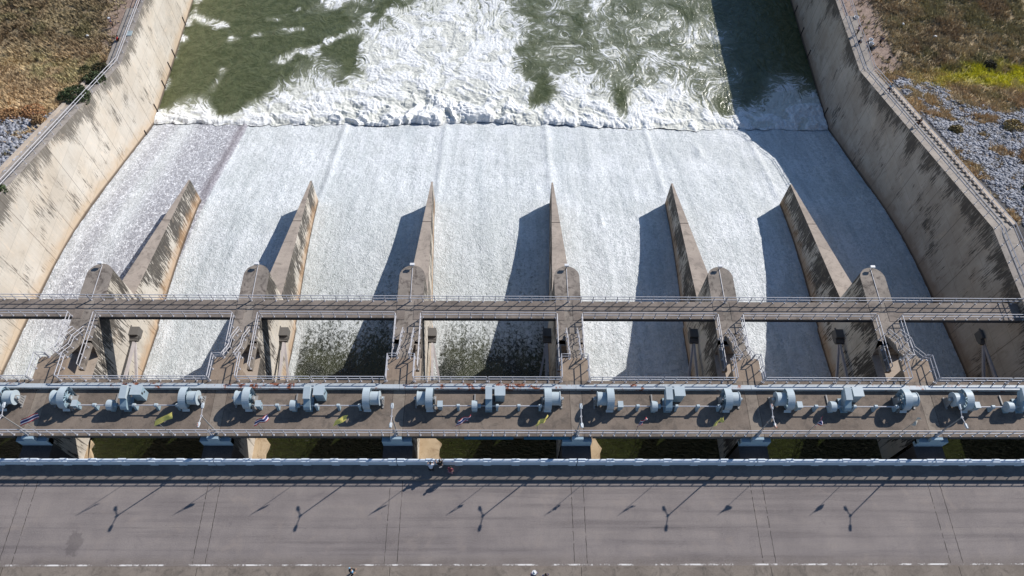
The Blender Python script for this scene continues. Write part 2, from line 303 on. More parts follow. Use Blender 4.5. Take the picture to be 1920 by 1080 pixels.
dip = np.exp(-((X - PX[0] + 1.0) / 1.0) ** 2) * sst(40, 46, YY); foam -= dip * 0.12
Z = zch(YY) + 0.16 * (fbm(X * 1.5, YY * 1.2, 21, 4) - 0.5) * (0.3 + np.clip(foam, 0, 1)) + 0.25 * (fbm(X * 0.5, YY * 0.12, 22, 3) - 0.5)
for px in PX: Z += 0.22 * np.exp(-((X - px - 0.3) / 0.4) ** 2) * sst(43, 46, YY)
Z += 0.35 * np.exp(-(((X - 30.6) / 0.5) ** 2 + ((YY - 56) / 1.6) ** 2)) + 0.3 * np.exp(-(((X - 14.2) / 0.25) ** 2 + ((YY - 39) / 1.2) ** 2))
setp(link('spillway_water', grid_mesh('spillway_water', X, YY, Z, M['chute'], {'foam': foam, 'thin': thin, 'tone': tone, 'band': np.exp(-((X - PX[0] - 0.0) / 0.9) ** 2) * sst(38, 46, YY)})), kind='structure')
# ------------------------------------------------------------------ tail water
def tail_mat():
    t = NT('tail_water'); f = t.attr('foam'); pf = t.attr('puff')
    fine = t.noise(3.2, detail=5, rough=0.7, dist=1.0); mid = t.noise(0.9, detail=5, rough=0.65, dist=0.8)
    w_ = t.mix(t.ss(0.3, 0.62, fine), (0.64, 0.65, 0.62), (0.84, 0.85, 0.85)); w_ = t.mix(t.math('MULTIPLY', t.ss(0.5, 0.3, pf), 0.5), w_, (0.50, 0.50, 0.40))
    grn = t.mix(t.ss(0.35, 0.65, mid), (0.060, 0.072, 0.030), (0.100, 0.112, 0.052)); grn = t.mix(t.math('MULTIPLY', t.attr('haze'), 0.8), grn, (0.25, 0.26, 0.19))
    f2 = t.ss(0.12, 0.88, t.math('ADD', f, t.math('MULTIPLY', t.math('SUBTRACT', fine, 0.5), 0.5)))
    c = t.mix(f2, grn, w_)
    return t.out(c, t.math('MULTIPLY_ADD', f2, 0.4, 0.2), t.math('ADD', t.math('MULTIPLY', mid, 0.5), t.math('MULTIPLY', fine, 0.3)), 0.65, 0.2, spec=0.4)
M['tail'] = tail_mat()
def gz(x, y, cx, cy, sx, sy): return np.exp(-(((x - cx) / sx) ** 2 + ((y - cy) / sy) ** 2))
def lic(X, Y, L, seed, wsc, wamp, bias, tex=0.11):
    """white noise smeared along a turbulent flow: hair-like swirls of foam"""
    r = np.random.default_rng(seed); T = r.random((1024, 1024)); e = 0.11
    def smp(x, y): 
        a = x / tex; b = y / tex; i = np.floor(a).astype(int); j = np.floor(b).astype(int); fx, fy = a - i, b - j
        g = lambda p, q: T[(i + p) & 1023, (j + q) & 1023]
        return (g(0, 0) * (1 - fx) + g(1, 0) * fx) * (1 - fy) + (g(0, 1) * (1 - fx) + g(1, 1) * fx) * fy
    gx = np.arange(X.min() - 8, X.max() + 8, 0.5); gy = np.arange(Y.min() - 8, Y.max() + 8, 0.5); GX, GY = np.meshgrid(gx, gy)
    P = fbm(GX * wsc, GY * wsc, seed + 1, 4, gain=0.55) * wamp; py, px = np.gradient(P, 0.5); U = py + bias[0]; V = -px + bias[1]; n = np.hypot(U, V) + 1e-6; U /= n; V /= n
    def vel(x, y):
        i = np.clip(((y - gy[0]) / 0.5).astype(int), 0, len(gy) - 1); j = np.clip(((x - gx[0]) / 0.5).astype(int), 0, len(gx) - 1); return U[i, j], V[i, j]
    acc = smp(X, Y); n_ = int(L / e)
    for sg in (1, -1):
        x, y = X.copy(), Y.copy()
        for k in range(n_):
            u, v = vel(x, y); x = x + sg * e * u; y = y + sg * e * v; acc = acc + smp(x, y)
    acc -= acc.mean(); return acc / acc.std()
ys = np.concatenate([np.arange(0, 32, 0.10), np.geomspace(32.2, 140, 40)]); xs = np.arange(-W, W + 0.01, 0.11)
X, Yr = np.meshgrid(xs, ys); Y = front(xs)[None, :] + Yr
L1 = lic(X, Y, 1.3, 5, 0.13, 12, (0.0, 0.35)); L2 = lic(X, Y, 0.7, 9, 0.35, 6, (0.1, 0.0), 0.15)
A = (fbm(X * 0.16, Y * 0.16, 31, 5) - 0.5); B = (fbm(X * 0.13, Y * 0.13, 32, 5) - 0.5)
xw = X + 10 * A; yw_ = Y + 8 * B
big = fbm(xw * 0.28, yw_ * 0.28, 33, 5, gain=0.6) - 0.5
depth = 3.0 + 3.2 * gz(X, 0 * X, -48, 0, 5, 1) + 10.5 * gz(X, 0 * X, -29, 0, 7.5, 1) + 11 * gz(X, 0 * X, 13.5, 0, 5.0, 1) + 11 * gz(X, 0 * X, 27.5, 0, 6.5, 1) + 6.5 * gz(X, 0 * X, 47, 0, 7, 1) - 2.2 * gz(X, 0 * X, -41, 0, 3.0, 1)
fo = 1.0 * sst(1.5, 0.2, (Yr + 6 * A + 3 * B) / depth)
ax = -8 + 0.05 * (Y - 63); core = sst(20, 8, np.abs(X - ax + 20 * A + 8 * big)); fo = np.maximum(fo, (1.02 - 0.018 * (Y - 63)) * core)
fo = np.maximum(fo, 0.85 * gz(xw * .5 + X * .5, Y, -8.5, 84, 4.5, 14))
fo = np.maximum(fo, 0.75 * gz(xw, yw_, -27, 92.5, 5, 2.6)); 
# drifting foam ropes over the clear green pool
for (x0, y0, x1, y1, wd, am) in ((-52, 88, -44, 83, .5, .8), (-44, 83, -33, 85.5, .35, .55), (-34, 77.5, -26, 83, 0.7, .8), (-26, 83, -21, 88, .6, .7), (-31, 75, -28, 80, .5, .5), (-38, 87, -33, 90, .3, .5), (-52, 82, -51, 92, .6, .8), (-46, 71, -44, 76, .5, .35), (-24, 91, -19, 80, .9, .8), (-52.2, 66, -52, 82, .4, .4)):
    dx, dy = x1 - x0, y1 - y0; xx = X + 5 * B + 0.0; yy = Y + 5 * A; tt = np.clip(((xx - x0) * dx + (yy - y0) * dy) / (dx * dx + dy * dy), 0, 1); d = np.hypot(xx - x0 - tt * dx, yy - y0 - tt * dy); fo = np.maximum(fo, am * 0.8 * np.exp(-(d / (wd * 2.0)) ** 2) * (0.25 + 0.8 * sst(0.35, 0.65, fbm(X * 0.5, Y * 0.5, 77, 3))))
rgt = sst(5, 11, xw) * sst(43, 37, X); fo = np.maximum(fo, rgt * (0.44 - 0.006 * (Y - 63) + 0.45 * big)); fo = np.maximum(fo, rgt * 0.5 * gz(X, Y, 33, 83, 4, 6))
fo = fo - 0.45 * gz(X, Y, 8.2, 69, 1.5, 5) - 0.6 * gz(X, Y, 20.3, 67.5, 1.3, 4.5) - 0.45 * gz(X, Y, 36.5, 66.5, 1.6, 4); fo = fo + 0.12 * sst(43, 46, X) * sst(90, 70, Y) - 0.6 * sst(97, 110, Y)
cf = np.clip(fo, 0, 1); k = fo * 1.1 + 0.42 * big + 0.13 * L1 * (0.6 + 1.5 * cf * (1 - 0.7 * cf)) + 0.05 * L2 * (0.3 + 0.7 * cf) + 0.02
foam = sst(0.16, 0.92, k + 0.10 * core); foam = np.maximum(foam, sst(0.6, 0.0, Yr) * sst(-0.2, 0.3, L2 * 0.3 + 0.4))
hz = np.clip(sst(0.05, 0.45, fo + 0.3 * big), 0, 1)
near = sst(9, 2, Yr); puff = fbm(xw * 0.5 + 3, yw_ * 0.5, 44, 4, gain=0.55); bil = 1 - np.abs(2 * fbm(X * 0.42 + A * 2, Y * 0.42 + B * 2, 45, 4, gain=0.5) - 1) * 2
hf = np.clip(fo, 0, 1); cen = gz(X, 0 * X, -8, 0, 15, 1)
Z = TW + 0.30 * sst(0, 0.9, Yr) * sst(3.5, 0.4, Yr) * (0.2 + 1.2 * puff) * (0.5 + 0.8 * cen) + 0.06 * (fbm(X * 2.2, Y * 2.2, 46, 3) - 0.5) * np.clip(fo, 0, 1) + hf * near * (0.35 + 1.2 * cen) * (bil - 0.45) * 0.5 + hf * 0.65 * (puff - 0.5) + 0.035 * L1 * (0.4 + 0.4 * hf) + 0.02 * L2 * hf + 0.30 * (fbm(X * 0.35, Y * 0.35, 43, 5) - 0.5)
Z = np.where(Yr < 0.12, zch(Y) + 0.12, Z)
setp(link('tail_water', grid_mesh('tail_water', X, Y, Z, M['tail'], {'foam': foam, 'puff': sst(0.25, 0.75, puff + 0.2 * (bil - 0.5)), 'haze': hz})), kind='structure')
# ------------------------------------------------------------------ reservoir
t = NT('reservoir_water'); nn = t.noise(2.0, t.scale(t.pos, (0.8, 1.6, 1)), detail=5, rough=0.6, dist=1.2)
M['res'] = t.out(t.mix(t.noise(0.8), (0.014, 0.020, 0.005), (0.045, 0.055, 0.016)), 0.10, nn, 1.0, 1.6, spec=0.5)
xs = np.linspace(-160, 160, 40); ys = np.array([-400, -200, -80, -40, -20, -8, 2, 8.0]); X, Y = np.meshgrid(xs, ys)
setp(link('reservoir', grid_mesh('reservoir', X, Y, X * 0 - 5.0, M['res'])), kind='structure')
# ------------------------------------------------------------------ river bed sheet so that no hole shows
t = NT('earth'); M['earth'] = t.out(t.mix(t.noise(0.3), (0.16, 0.12, 0.085), (0.22, 0.17, 0.12)), 0.95)
xs = np.linspace(-2500, 2500, 11); ys = np.linspace(-2500, 2500, 11); X, Y = np.meshgrid(xs, ys)
setp(link('ground', grid_mesh('ground', X, Y, X * 0 - 30.0, M['earth'])), kind='structure')
# ------------------------------------------------------------------ banks
def bank_fields(x, y):
    """returns rock, dirt, yellow, lightness fields 0..1 for a point on either bank"""
    ax = np.abs(x); R = x > 0; n = fbm(x * 0.15, y * 0.15, 51, 4) - 0.5; n2 = fbm(x * 0.5, y * 0.5, 52, 3) - 0.5
    edgeR = 58.0 - 0.5 * (ax - 60) + 10 * n + 3 * n2
    rockR = sst(1.5, -1.5, y - edgeR); edgeL = 48.5 - 0.35 * (ax - 58) + 8 * n
    rockL = sst(1.5, -1.5, y - edgeL); rock = np.where(R, rockR, rockL)
    tuft = sst(0.10, 0.17, fbm(x * 0.34, y * 0.34, 53, 3) - 0.5)
    rock = rock * (1 - 0.9 * tuft)
    dirt = np.where(R, sst(5.0, 2.5, ax - 55.0 + 4 * n) * sst(60, 64, y), sst(5.5, 1.0, ax - 54.0 + 6 * n) * sst(64, 70, y))
    dirt = np.maximum(dirt, np.where(R, 0, sst(2.2, 0.5, ax - 54 + 3 * n2) * sst(62, 58, y)))
    yel = np.where(R, sst(0.15, 0.85, gz(x + 5 * n, y + 6 * n2 + 4 * n, 75, 61.3, 14, 3.3)), 0)
    lite = np.where(R, sst(66, 60, y) * 0.75, sst(68, 63, y) * 0.75 + 0.25 * sst(60, 52, y)) + 0.5 * n
    return rock, dirt, yel, np.clip(lite, 0, 1)
def bank_z(x, y):
    ax = np.abs(x); k = sst(55.2, 60, ax)
    return ztop(y) - 0.22 + k * (0.9 * (fbm(x * 0.12, y * 0.12, 61, 4) - 0.5) + 0.5 * (fbm(x * 0.6, y * 0.6, 62, 4) - 0.5)) - 0.08 * k
t = NT('bank_soil'); rk = t.attr('rock'); dr = t.attr('dirt'); yl = t.attr('yel'); lt = t.attr('lite')
c = t.mix(t.ss(0.3, 0.7, t.noise(0.5, detail=7, rough=0.7)), (0.26, 0.20, 0.125), (0.38, 0.30, 0.18))
c = t.mix(t.math('MULTIPLY', t.ss(0.5, 0.75, t.noise(0.9, detail=6, rough=0.7)), 0.5), c, (0.20, 0.17, 0.09))
c = t.mix(lt, c, t.mix(t.ss(0.35, 0.65, t.noise(1.2, detail=6, rough=0.7)), (0.26, 0.19, 0.10), (0.42, 0.31, 0.18)))
c = t.mix(dr, c, t.mix(t.ss(0.35, 0.65, t.noise(2.0, detail=6, rough=0.75)), (0.24, 0.175, 0.14), (0.36, 0.27, 0.22)))
c = t.mix(t.math('MULTIPLY', yl, 0.8), c, (0.28, 0.27, 0.03)); c = t.mix(rk, c, (0.09, 0.085, 0.085))
M['bank'] = t.out(c, 0.95, t.noise(5, detail=6, rough=0.7), 0.8, 0.15)
def bank(name, sgn, y0, y1):
    d = np.concatenate([np.arange(53.2, 90, 0.5), np.geomspace(90, 1200, 24)]); ys = np.concatenate([np.arange(y0, 110, 0.5), np.geomspace(110, 1500, 20)])
    X, Y = np.meshgrid(d * sgn if sgn > 0 else -d[::-1], ys); rock, dirt, yel, lite = bank_fields(X, Y); Z = bank_z(X, Y)
    setp(link(name, grid_mesh(name, X, Y, Z, M['bank'], {'rock': rock, 'dirt': dirt, 'yel': yel, 'lite': lite})), kind='structure')
bank('right_bank', 1, -2, 0); bank('left_bank', -1, -2, 0)
# grass
t = NT('grass_blades'); cc = t.attr('Col', 'Color'); M['grass'] = t.out(cc, 0.9); t.bsdf.inputs['Specular IOR Level'].default_value = 0.1
def grass(sgn, n, x1, y0, y1):
    x = sgn * (54.8 + (x1 - 54.8) * rng.random(n)); y = y0 + (y1 - y0) * rng.random(n)
    rock, dirt, yel, lite = bank_fields(x, y); dens = 0.25 + 0.75 * sst(0.35, 0.6, fbm(x * 0.9, y * 0.9, 71, 3)); keep = rng.random(n) < dens * (1 - 0.97 * rock) * (1 - 0.93 * dirt)
    x, y, rock, dirt, yel, lite = [a[keep] for a in (x, y, rock, dirt, yel, lite)]; n = len(x); z = bank_z(x, y)
    g = fbm(x * 0.22, y * 0.22, 72, 5); g2 = rng.random(n)
    cA = np.array([0.42, 0.31, 0.185]); cB = np.array([0.55, 0.44, 0.26]); cG = np.array([0.37, 0.33, 0.165]); cL = np.array([0.56, 0.40, 0.235]); cY = np.array([0.66, 0.62, 0.05])
    C_ = cA + (cB - cA) * sst(0.35, 0.65, g)[:, None]; C_ = C_ + (cG - C_) * (0.75 * sst(0.5, 0.62, fbm(x * 0.3, y * 0.3, 73, 4)))[:, None]
    C_ = C_ + (cL - C_) * (0.75 * lite * sst(0.3, 0.55, fbm(x * 0.3, y * 0.3, 75, 3)))[:, None]; C_ = C_ + (cY - C_) * yel[:, None] * 0.95; C_ = C_ * (1 - (0.36 * sst(64, 70, y) if sgn < 0 else 0.12 * sst(62, 66, y)) * (0.6 + 0.8 * fbm(x * .2, y * .2, 79, 3)))[:, None]; C_ = C_ * (0.7 + 0.6 * g2)[:, None]
    B = 4; ang = rng.random((n, B)) * 6.283; hgt = (0.22 + 0.42 * rng.random((n, B))) * (0.75 + 0.5 * fbm(x * 0.5, y * 0.5, 74, 2))[:, None]; lean = 0.15 + 0.4 * rng.random((n, B)); wd = 0.05 + 0.05 * rng.random((n, B))
    bx_ = x[:, None] + (rng.random((n, B)) - 0.5) * 0.3; by_ = y[:, None] + (rng.random((n, B)) - 0.5) * 0.3
    V = np.zeros((n, B, 3, 3)); ca, sa = np.cos(ang), np.sin(ang)
    V[..., 0, 0] = bx_ - sa * wd; V[..., 0, 1] = by_ + ca * wd; V[..., 1, 0] = bx_ + sa * wd; V[..., 1, 1] = by_ - ca * wd; V[..., 2, 0] = bx_ + ca * lean; V[..., 2, 1] = by_ + sa * lean
    V[..., 0, 2] = V[..., 1, 2] = z[:, None] - 0.05; V[..., 2, 2] = z[:, None] + hgt
    Cc = np.repeat(C_[:, None, :], B * 3, 1).reshape(-1, 3); V = V.reshape(-1, 3); F = np.arange(len(V)).reshape(-1, 3)
    return V, F, Cc
V, F, Cc = grass(1, 62000, 82, 22, 92); setp(link('right_bank_grass', soup_mesh('right_bank_grass', V, F, M['grass'], Cc)), 'dry brown and yellow grass covering the right bank', 'grass', kind='stuff')
V, F, Cc = grass(-1, 42000, 80, 28, 94); setp(link('left_bank_grass', soup_mesh('left_bank_grass', V, F, M['grass'], Cc)), 'dry brown grass covering the left bank', 'grass', kind='stuff')
# riprap
t = NT('riprap_rock'); cc = t.attr('Col', 'Color'); M['rock'] = t.out(t.mix(t.math('MULTIPLY', t.noise(6, detail=4), 0.4), cc, (0.1, 0.1, 0.11)), 0.9, t.noise(10), 0.4, 0.03)
ph = (1 + 5 ** .5) / 2
ICO = np.array([(-1, ph, 0), (1, ph, 0), (-1, -ph, 0), (1, -ph, 0), (0, -1, ph), (0, 1, ph), (0, -1, -ph), (0, 1, -ph), (ph, 0, -1), (ph, 0, 1), (-ph, 0, -1), (-ph, 0, 1)], float) / math.hypot(1, ph)
ICF = np.array([(0, 11, 5), (0, 5, 1), (0, 1, 7), (0, 7, 10), (0, 10, 11), (1, 5, 9), (5, 11, 4), (11, 10, 2), (10, 7, 6), (7, 1, 8), (3, 9, 4), (3, 4, 2), (3, 2, 6), (3, 6, 8), (3, 8, 9), (4, 9, 5), (2, 4, 11), (6, 2, 10), (8, 6, 7), (9, 8, 1)])
def rocks(sgn, n, x0, x1, y0, y1, size=(0.16, 0.42), z_off=0.0, mask=True):
    x = sgn * (x0 + (x1 - x0) * rng.random(n)); y = y0 + (y1 - y0) * rng.random(n)
    if mask:
        keep = rng.random(n) < bank_fields(x, y)[0]; x, y = x[keep], y[keep]
    n = len(x); z = bank_z(x, y) + 0.05 + z_off; s = size[0] + (size[1] - size[0]) * rng.random(n) ** 1.8
    V = ICO[None] * (0.7 + 0.6 * rng.random((n, 12, 1))) * (s[:, None, None]) * (0.7 + 0.6 * rng.random((n, 1, 3))) * np.array([1, 1, 0.7])
    V = V + np.stack([x, y, z], -1)[:, None]; F = (ICF[None] + 12 * np.arange(n)[:, None, None]).reshape(-1, 3)
    g = 0.20 + 0.26 * rng.random(n); C_ = np.stack([g * 0.98, g, g * 1.1], -1); return V.reshape(-1, 3), F, np.repeat(C_, 12, 0)
V, F, Cc = rocks(1, 26000, 56.2, 80, 22, 62, (0.09, 0.25)); setp(link('right_riprap', soup_mesh('right_riprap', V, F, M['rock'], Cc)), 'blue grey riprap stones on the slope beside the right wall', 'stones', kind='stuff')
V, F, Cc = rocks(-1, 10000, 54.6, 74, 28, 56, (0.10, 0.30)); setp(link('left_riprap', soup_mesh('left_riprap', V, F, M['rock'], Cc)), 'blue grey riprap stones behind the left wall path', 'stones', kind='stuff')
# ------------------------------------------------------------------ railings
RAILM = {}
def post_mesh(h, lean=0):
    if h not in RAILM:
        m = MB(); m.tube([(0, 0, 0), (0, 0, h)], 0.042, 5); m.box(-0.08, 0.08, -0.08, 0.08, 0, 0.025); RAILM[h] = m.mesh('post', M['rail'])
    return RAILM[h]
def railing(path, label, group, h=1.1, step=1.1, bars=(1.0, 0.52), name='guardrail', r=0.042, cat='railing'):
    """path: list of points at foot level"""
    P = [Vector(p) for p in path]; root = thing(name, label, cat, P[0], group); off = P[0]
    for k in bars:
        m = MB(); m.tube([p + Vector((0, 0, h * k)) - off for p in P], r, 5); m.obj('rail', M['rail'], root)
    for i in range(len(P) - 1):
        L = (P[i + 1] - P[i]).length; n = max(1, round(L / step))
        for j in range(n + (1 if i == len(P) - 2 else 0)):
            q = P[i].lerp(P[i + 1], j / n) - off; o = link('post', post_mesh(h), root); o.location = q
    return root
def joinwall(name, mats, parent, parts):
    """parts: list of (ring of grid arrays, material index) -> one mesh with dtop/dbot"""
    V = []; F = []; A = []; B = []; MI = []; n = 0
    for (X, Y, Z, dt, db, mi, flip) in parts:
        ny, nx = X.shape; i = np.arange(nx * ny).reshape(ny, nx) + n; q = np.stack([i[:-1, :-1], i[:-1, 1:], i[1:, 1:], i[1:, :-1]], -1).reshape(-1, 4)
        if flip: q = q[:, ::-1]
        V.append(np.stack([X, Y, Z], -1).reshape(-1, 3)); F.append(q); A.append(dt.ravel()); B.append(db.ravel()); MI.append(np.full(len(q), mi)); n += nx * ny
    V = np.concatenate(V); F = np.concatenate(F); MI = np.concatenate(MI)
    me = bpy.data.meshes.new(name); me.vertices.add(len(V)); me.vertices.foreach_set('co', V.astype(np.float32).ravel())
    me.loops.add(F.size); me.loops.foreach_set('vertex_index', F.ravel().astype(np.int32)); me.polygons.add(len(F))
    me.polygons.foreach_set('loop_start', (np.arange(len(F)) * 4).astype(np.int32)); me.polygons.foreach_set('loop_total', np.full(len(F), 4, np.int32))
    for m in mats: me.materials.append(m)
    me.polygons.foreach_set('material_index', MI.astype(np.int32))
    for k, a in (('dtop', A), ('dbot', B)):
        at = me.attributes.new(k, 'FLOAT', 'POINT'); at.data.foreach_set('value', np.concatenate(a).astype(np.float32))
    me.update(calc_edges=True); return link(name, me, parent)
# ------------------------------------------------------------------ guide walls
def guide_wall(sgn):
    side = 'left' if sgn < 0 else 'right'
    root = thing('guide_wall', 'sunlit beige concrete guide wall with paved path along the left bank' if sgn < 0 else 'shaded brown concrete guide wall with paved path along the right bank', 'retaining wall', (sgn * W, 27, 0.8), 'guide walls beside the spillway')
    ys = np.concatenate([np.arange(-6, 27, 1.0), np.arange(27, 63.3, 1.0), [63.3], np.arange(64, 150, 1.0)]); tt = np.linspace(0, 1, 14)
    Y, T = np.meshgrid(ys, tt); ZT = ztop(Y); ZB = np.minimum(zch(Y), np.where(Y > 63, TW, 99)) - 1.5; ZB = np.maximum(ZB, -26)
    Z = ZT + (ZB - ZT) * T; X = np.full_like(Y, sgn * W); wl = np.where(Y > 63.5, TW, zch(Y)); ox, oy, oz = root.location
    face = (X - ox, Y - oy, Z - oz, ZT - Z, Z - wl, 0, sgn < 0)
    Yc, U = np.meshgrid(ys, np.array([0, 0.55])); cap = (sgn * (W + U) - ox, Yc - oy, ztop(Yc) - oz, Yc * 0, Yc * 0 + 9, 1, sgn > 0)
    Yb, U = np.meshgrid(ys, np.array([0, 1.0])); back = (Yb * 0 + sgn * (W + 0.55) - ox, Yb - oy, ztop(Yb) - 1.2 * U - oz, Yb * 0 + 3, Yb * 0 + 9, 1, sgn > 0)
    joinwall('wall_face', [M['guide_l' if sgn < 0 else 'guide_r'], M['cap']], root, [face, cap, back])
    # path slab and outer kerb
    for nm, a, b, dz, mt in (('path', 0.55, 2.2, -0.06, 'cap'), ('kerb', 2.2, 2.7, 0.14, 'kerb')):
        m = MB(); pl = [(y, float(ztop(y)) + dz) for y in (-6, 27, 63.3, 75 if nm == 'path' else 60)]
        if nm == 'kerb': pl = [(27.5, 0.8 + dz - 0.17), (58, float(ztop(58)) + dz)]
        poly = [(y - oy, z - oz) for y, z in pl] + [(y - oy, z - 0.5 - oz) for y, z in pl[::-1]]
        x0, x1 = sorted((sgn * (W + a), sgn * (W + b))); m.prism_x(poly, x0 - ox, x1 - ox); m.obj(nm, M[mt], root)
    # dark strips in place of the recessed base joints; gap darkness is their colour
    for y in ((85.4, 77.6, 74.7, 70.6, 65.5, 59.9) if sgn < 0 else (90, 84.5, 79, 66)):
        m = MB(); z0 = TW if y > 63 else float(zch(y)); m.box(-0.03 * sgn - 0.06, -0.03 * sgn + 0.06, -0.09, 0.09, -0.3, 1.7 if y > 64 else 0.9)
        o = m.obj('joint_strip', M['joint'], root); o.location = (0, y - oy, z0 - oz)
    # teeth below the outer kerb
    if sgn > 0:
        m = MB()
        for y in np.arange(28, 58, 0.85): zz = float(ztop(y)) - oz; m.box(sgn * 2.0, sgn * 2.2 - 0.004, y - oy, y - oy + 0.35, zz - 0.1, zz + 0.12)
        m.obj('kerb_teeth', M['kerb'], root)
    return root
guide_wall(-1); guide_wall(1)
for sgn, side in ((-1, 'left'), (1, 'right')):
    x = sgn * (W + 0.3); pts = [(x, 16.5, ztop(16.5)), (x, 27, 0.8), (x, 63.3, -11.5), (x, 98, -11.5)]
    railing([(a, b, float(c)) for a, b, c in pts], f'long steel handrail along the top edge of the {side} guide wall', 'handrails on the guide walls', h=1.1, step=2.2, bars=(1.0, 0.62), name='path_railing')
    if sgn > 0:
        x = W + 1.9; pts = [(x, 16.5, .74), (x, 27, .74), (x, 63.3, -11.56), (x, 98, -11.56)]
        railing(pts, 'low outer handrail on the path behind the right guide wall', 'handrails on the guide walls', h=0.95, step=2.2, bars=(1.0, 0.55), name='path_railing')
# ------------------------------------------------------------------ piers
HW = 1.27
def pier(i):
    px = PX[i]
    root = thing('spillway_pier', f'concrete spillway pier with round nose and tapering tail wall, {PLAB[i]} of six', 'pier', (px, 14.5, 0), 'six spillway piers')
    ox, oy, oz = px, 14.5, 0
    # body outline d/s of y=9 : straight sides, round nose
    nose = [(HW * math.cos(a), 21.25 + HW * math.sin(a)) for a in np.linspace(0, math.pi, 15)]
    out = [(HW, y) for y in np.arange(3.5, 21.2, 0.8)] + nose + [(-HW, y) for y in np.arange(20.6, 3.4, -0.8)]
    def top(y): return 0.0 if y > 13.6 else (-1.9 if y > 8.6 else 1.6)
    N = len(out); rows = np.linspace(0, 1, 12)
    ptx = np.array([p[0] for p in out]); pty = np.array([p[1] for p in out])
    zt = np.array([top(y) for y in pty]); zb = zch(np.maximum(pty, 6)) - 1.0
    Xg = np.tile(ptx, (12, 1)); Yg = np.tile(pty, (12, 1)); Zg = zt + (zb - zt) * rows[:, None]
    wl = zch(Yg)
    parts = [(Xg, Yg - oy, Zg, zt - Zg, Zg - wl, 0, True)]
    joinwall('pier_wall', [M['pier']], root, parts)
    m = MB(); m.add([(x, y - oy, -0.0) for x, y in out if y > 13.6], [tuple(range(len([1 for x, y in out if y > 13.6])))]); m.obj('pier_top', M['pier_top'], root)
    m = MB(); m.box(-HW + .002, HW - .002, 13.58 - oy, 13.7 - oy, -2.2, -0.004); m.obj('notch_wall', M['pier_top'], root)
    m = MB(); m.add([(-HW, 8.55 - oy, -1.9), (HW, 8.55 - oy, -1.9), (HW, 13.58 - oy, -1.9), (-HW, 13.58 - oy, -1.9)], [(0, 1, 2, 3)]); m.obj('notch_floor', M['kerb'], root)  # pale floor colour stands in for a sunlit wall beside the stairs
    m = MB(); m.box(-HW, HW, 3.5 - oy, 8.6 - oy, 1.2, 1.49); m.obj('head_block', M['pier_top'], root)
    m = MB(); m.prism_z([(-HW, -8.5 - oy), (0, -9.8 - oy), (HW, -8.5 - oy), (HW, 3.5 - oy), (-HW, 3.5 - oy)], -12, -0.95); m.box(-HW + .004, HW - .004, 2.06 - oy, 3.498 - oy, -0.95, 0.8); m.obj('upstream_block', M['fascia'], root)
    for s in (-1, 1):
        m = MB(); c0, c1 = sorted((s * 0.42, s * HW * 0.985)); m.box(c0, c1, 16.3 - oy, 18.42 - oy, 0.0, 0.03); m.obj('bearing_slab', M['bridge'], root)
    # side ledges
    for s in (-1, 1):
        m = MB(); a, b = sorted((s * HW, s * (HW - 0.42))); m.box(a - (0.03 if s < 0 else 0), b + (0.03 if s > 0 else 0), 11.0 - oy, 13.6 - oy, -0.45, 0.0); m.obj('side_ledge', M['pier_top'], root)
    # painted tee under the deck edge
    m = MB(); z1 = 1.9; m.add(*tee_geo(oy)); m.obj('tee_corbel', M['tee'], root)
    # tail wall
    y0, y1 = 21.6, 42.9; ys = np.linspace(y0, y1, 30); tt = np.linspace(0, 1, 10); Y, T = np.meshgrid(ys, tt); zt = ctl(Y, [(22.3, -5.3), (42.9, -12.0)]); zt = np.where(Y < 22.3, -5.1, zt)
    zb = zch(Y) - 1.0; Z = zt + (zb - zt) * T; hw = ctl(Y, [(22.3, 1.1), (42.9, 0.10)])
    zt1 = zt[0]; hw1 = hw[0]
    parts = [(hw, Y - oy, Z, zt - Z, Z - zch(Y), 0, False), (-hw, Y - oy, Z, zt - Z, Z - zch(Y), 0, True)]
    Xt = np.stack([-hw1, hw1]); Yt = np.stack([ys, ys]) - oy; Zt = np.stack([zt1, zt1]); parts.append((Xt, Yt, Zt, Zt * 0, Zt * 0 + 9, 1, False))
    te = np.linspace(0, 1, 10); ze = zt1[-1] + (zb[0][-1] - zt1[-1]) * te; Xe = np.stack([np.full(10, -hw1[-1]), np.full(10, hw1[-1])]); Ze = np.stack([ze, ze]); parts.append((Xe, Xe * 0 + y1 - oy, Ze, zt1[-1] - Ze, Ze - float(zch(y1)), 0, False))
    joinwall('tail_wall', [M['pier'], M['tail_top']], root, parts)
    m = MB(); yj = 34.6; zj = float(ctl(yj, [(22.3, -5.3), (42.9, -12.0)])); hj = float(ctl(yj, [(22.3, 1.1), (42.9, 0.1)])); m.box(-hj, hj, yj - oy, yj + 0.07 - oy, zj - 0.1, zj + 0.012); m.obj('tail_joint', M['joint'], root)
    # conduit on the nose
    m = MB(); m.tube([(0.0, 22.35 - oy, 0.03), (0.02, 18.5 - oy, 0.03)], 0.035, 5); m.obj('conduit', M['rail'], root)
    # footing ledge beside the pier in the reservoir
    if i in (1, 2, 3, 0):
        n = {0: 0.9, 1: 1.6, 2: 2.4, 3: 2.0}[i]; e = [(HW + n + 0.7 * (random.random() - .5) - 0.9 * (k / 9) ** 2, 2.0 + k * 0.5 - oy) for k in range(10)]
        m = MB(); m.prism_z([(HW, 2.0 - oy)] + e + [(HW, 6.5 - oy)], -7, -4.55); m.obj('footing', M['rock_ledge'], root)
    return root
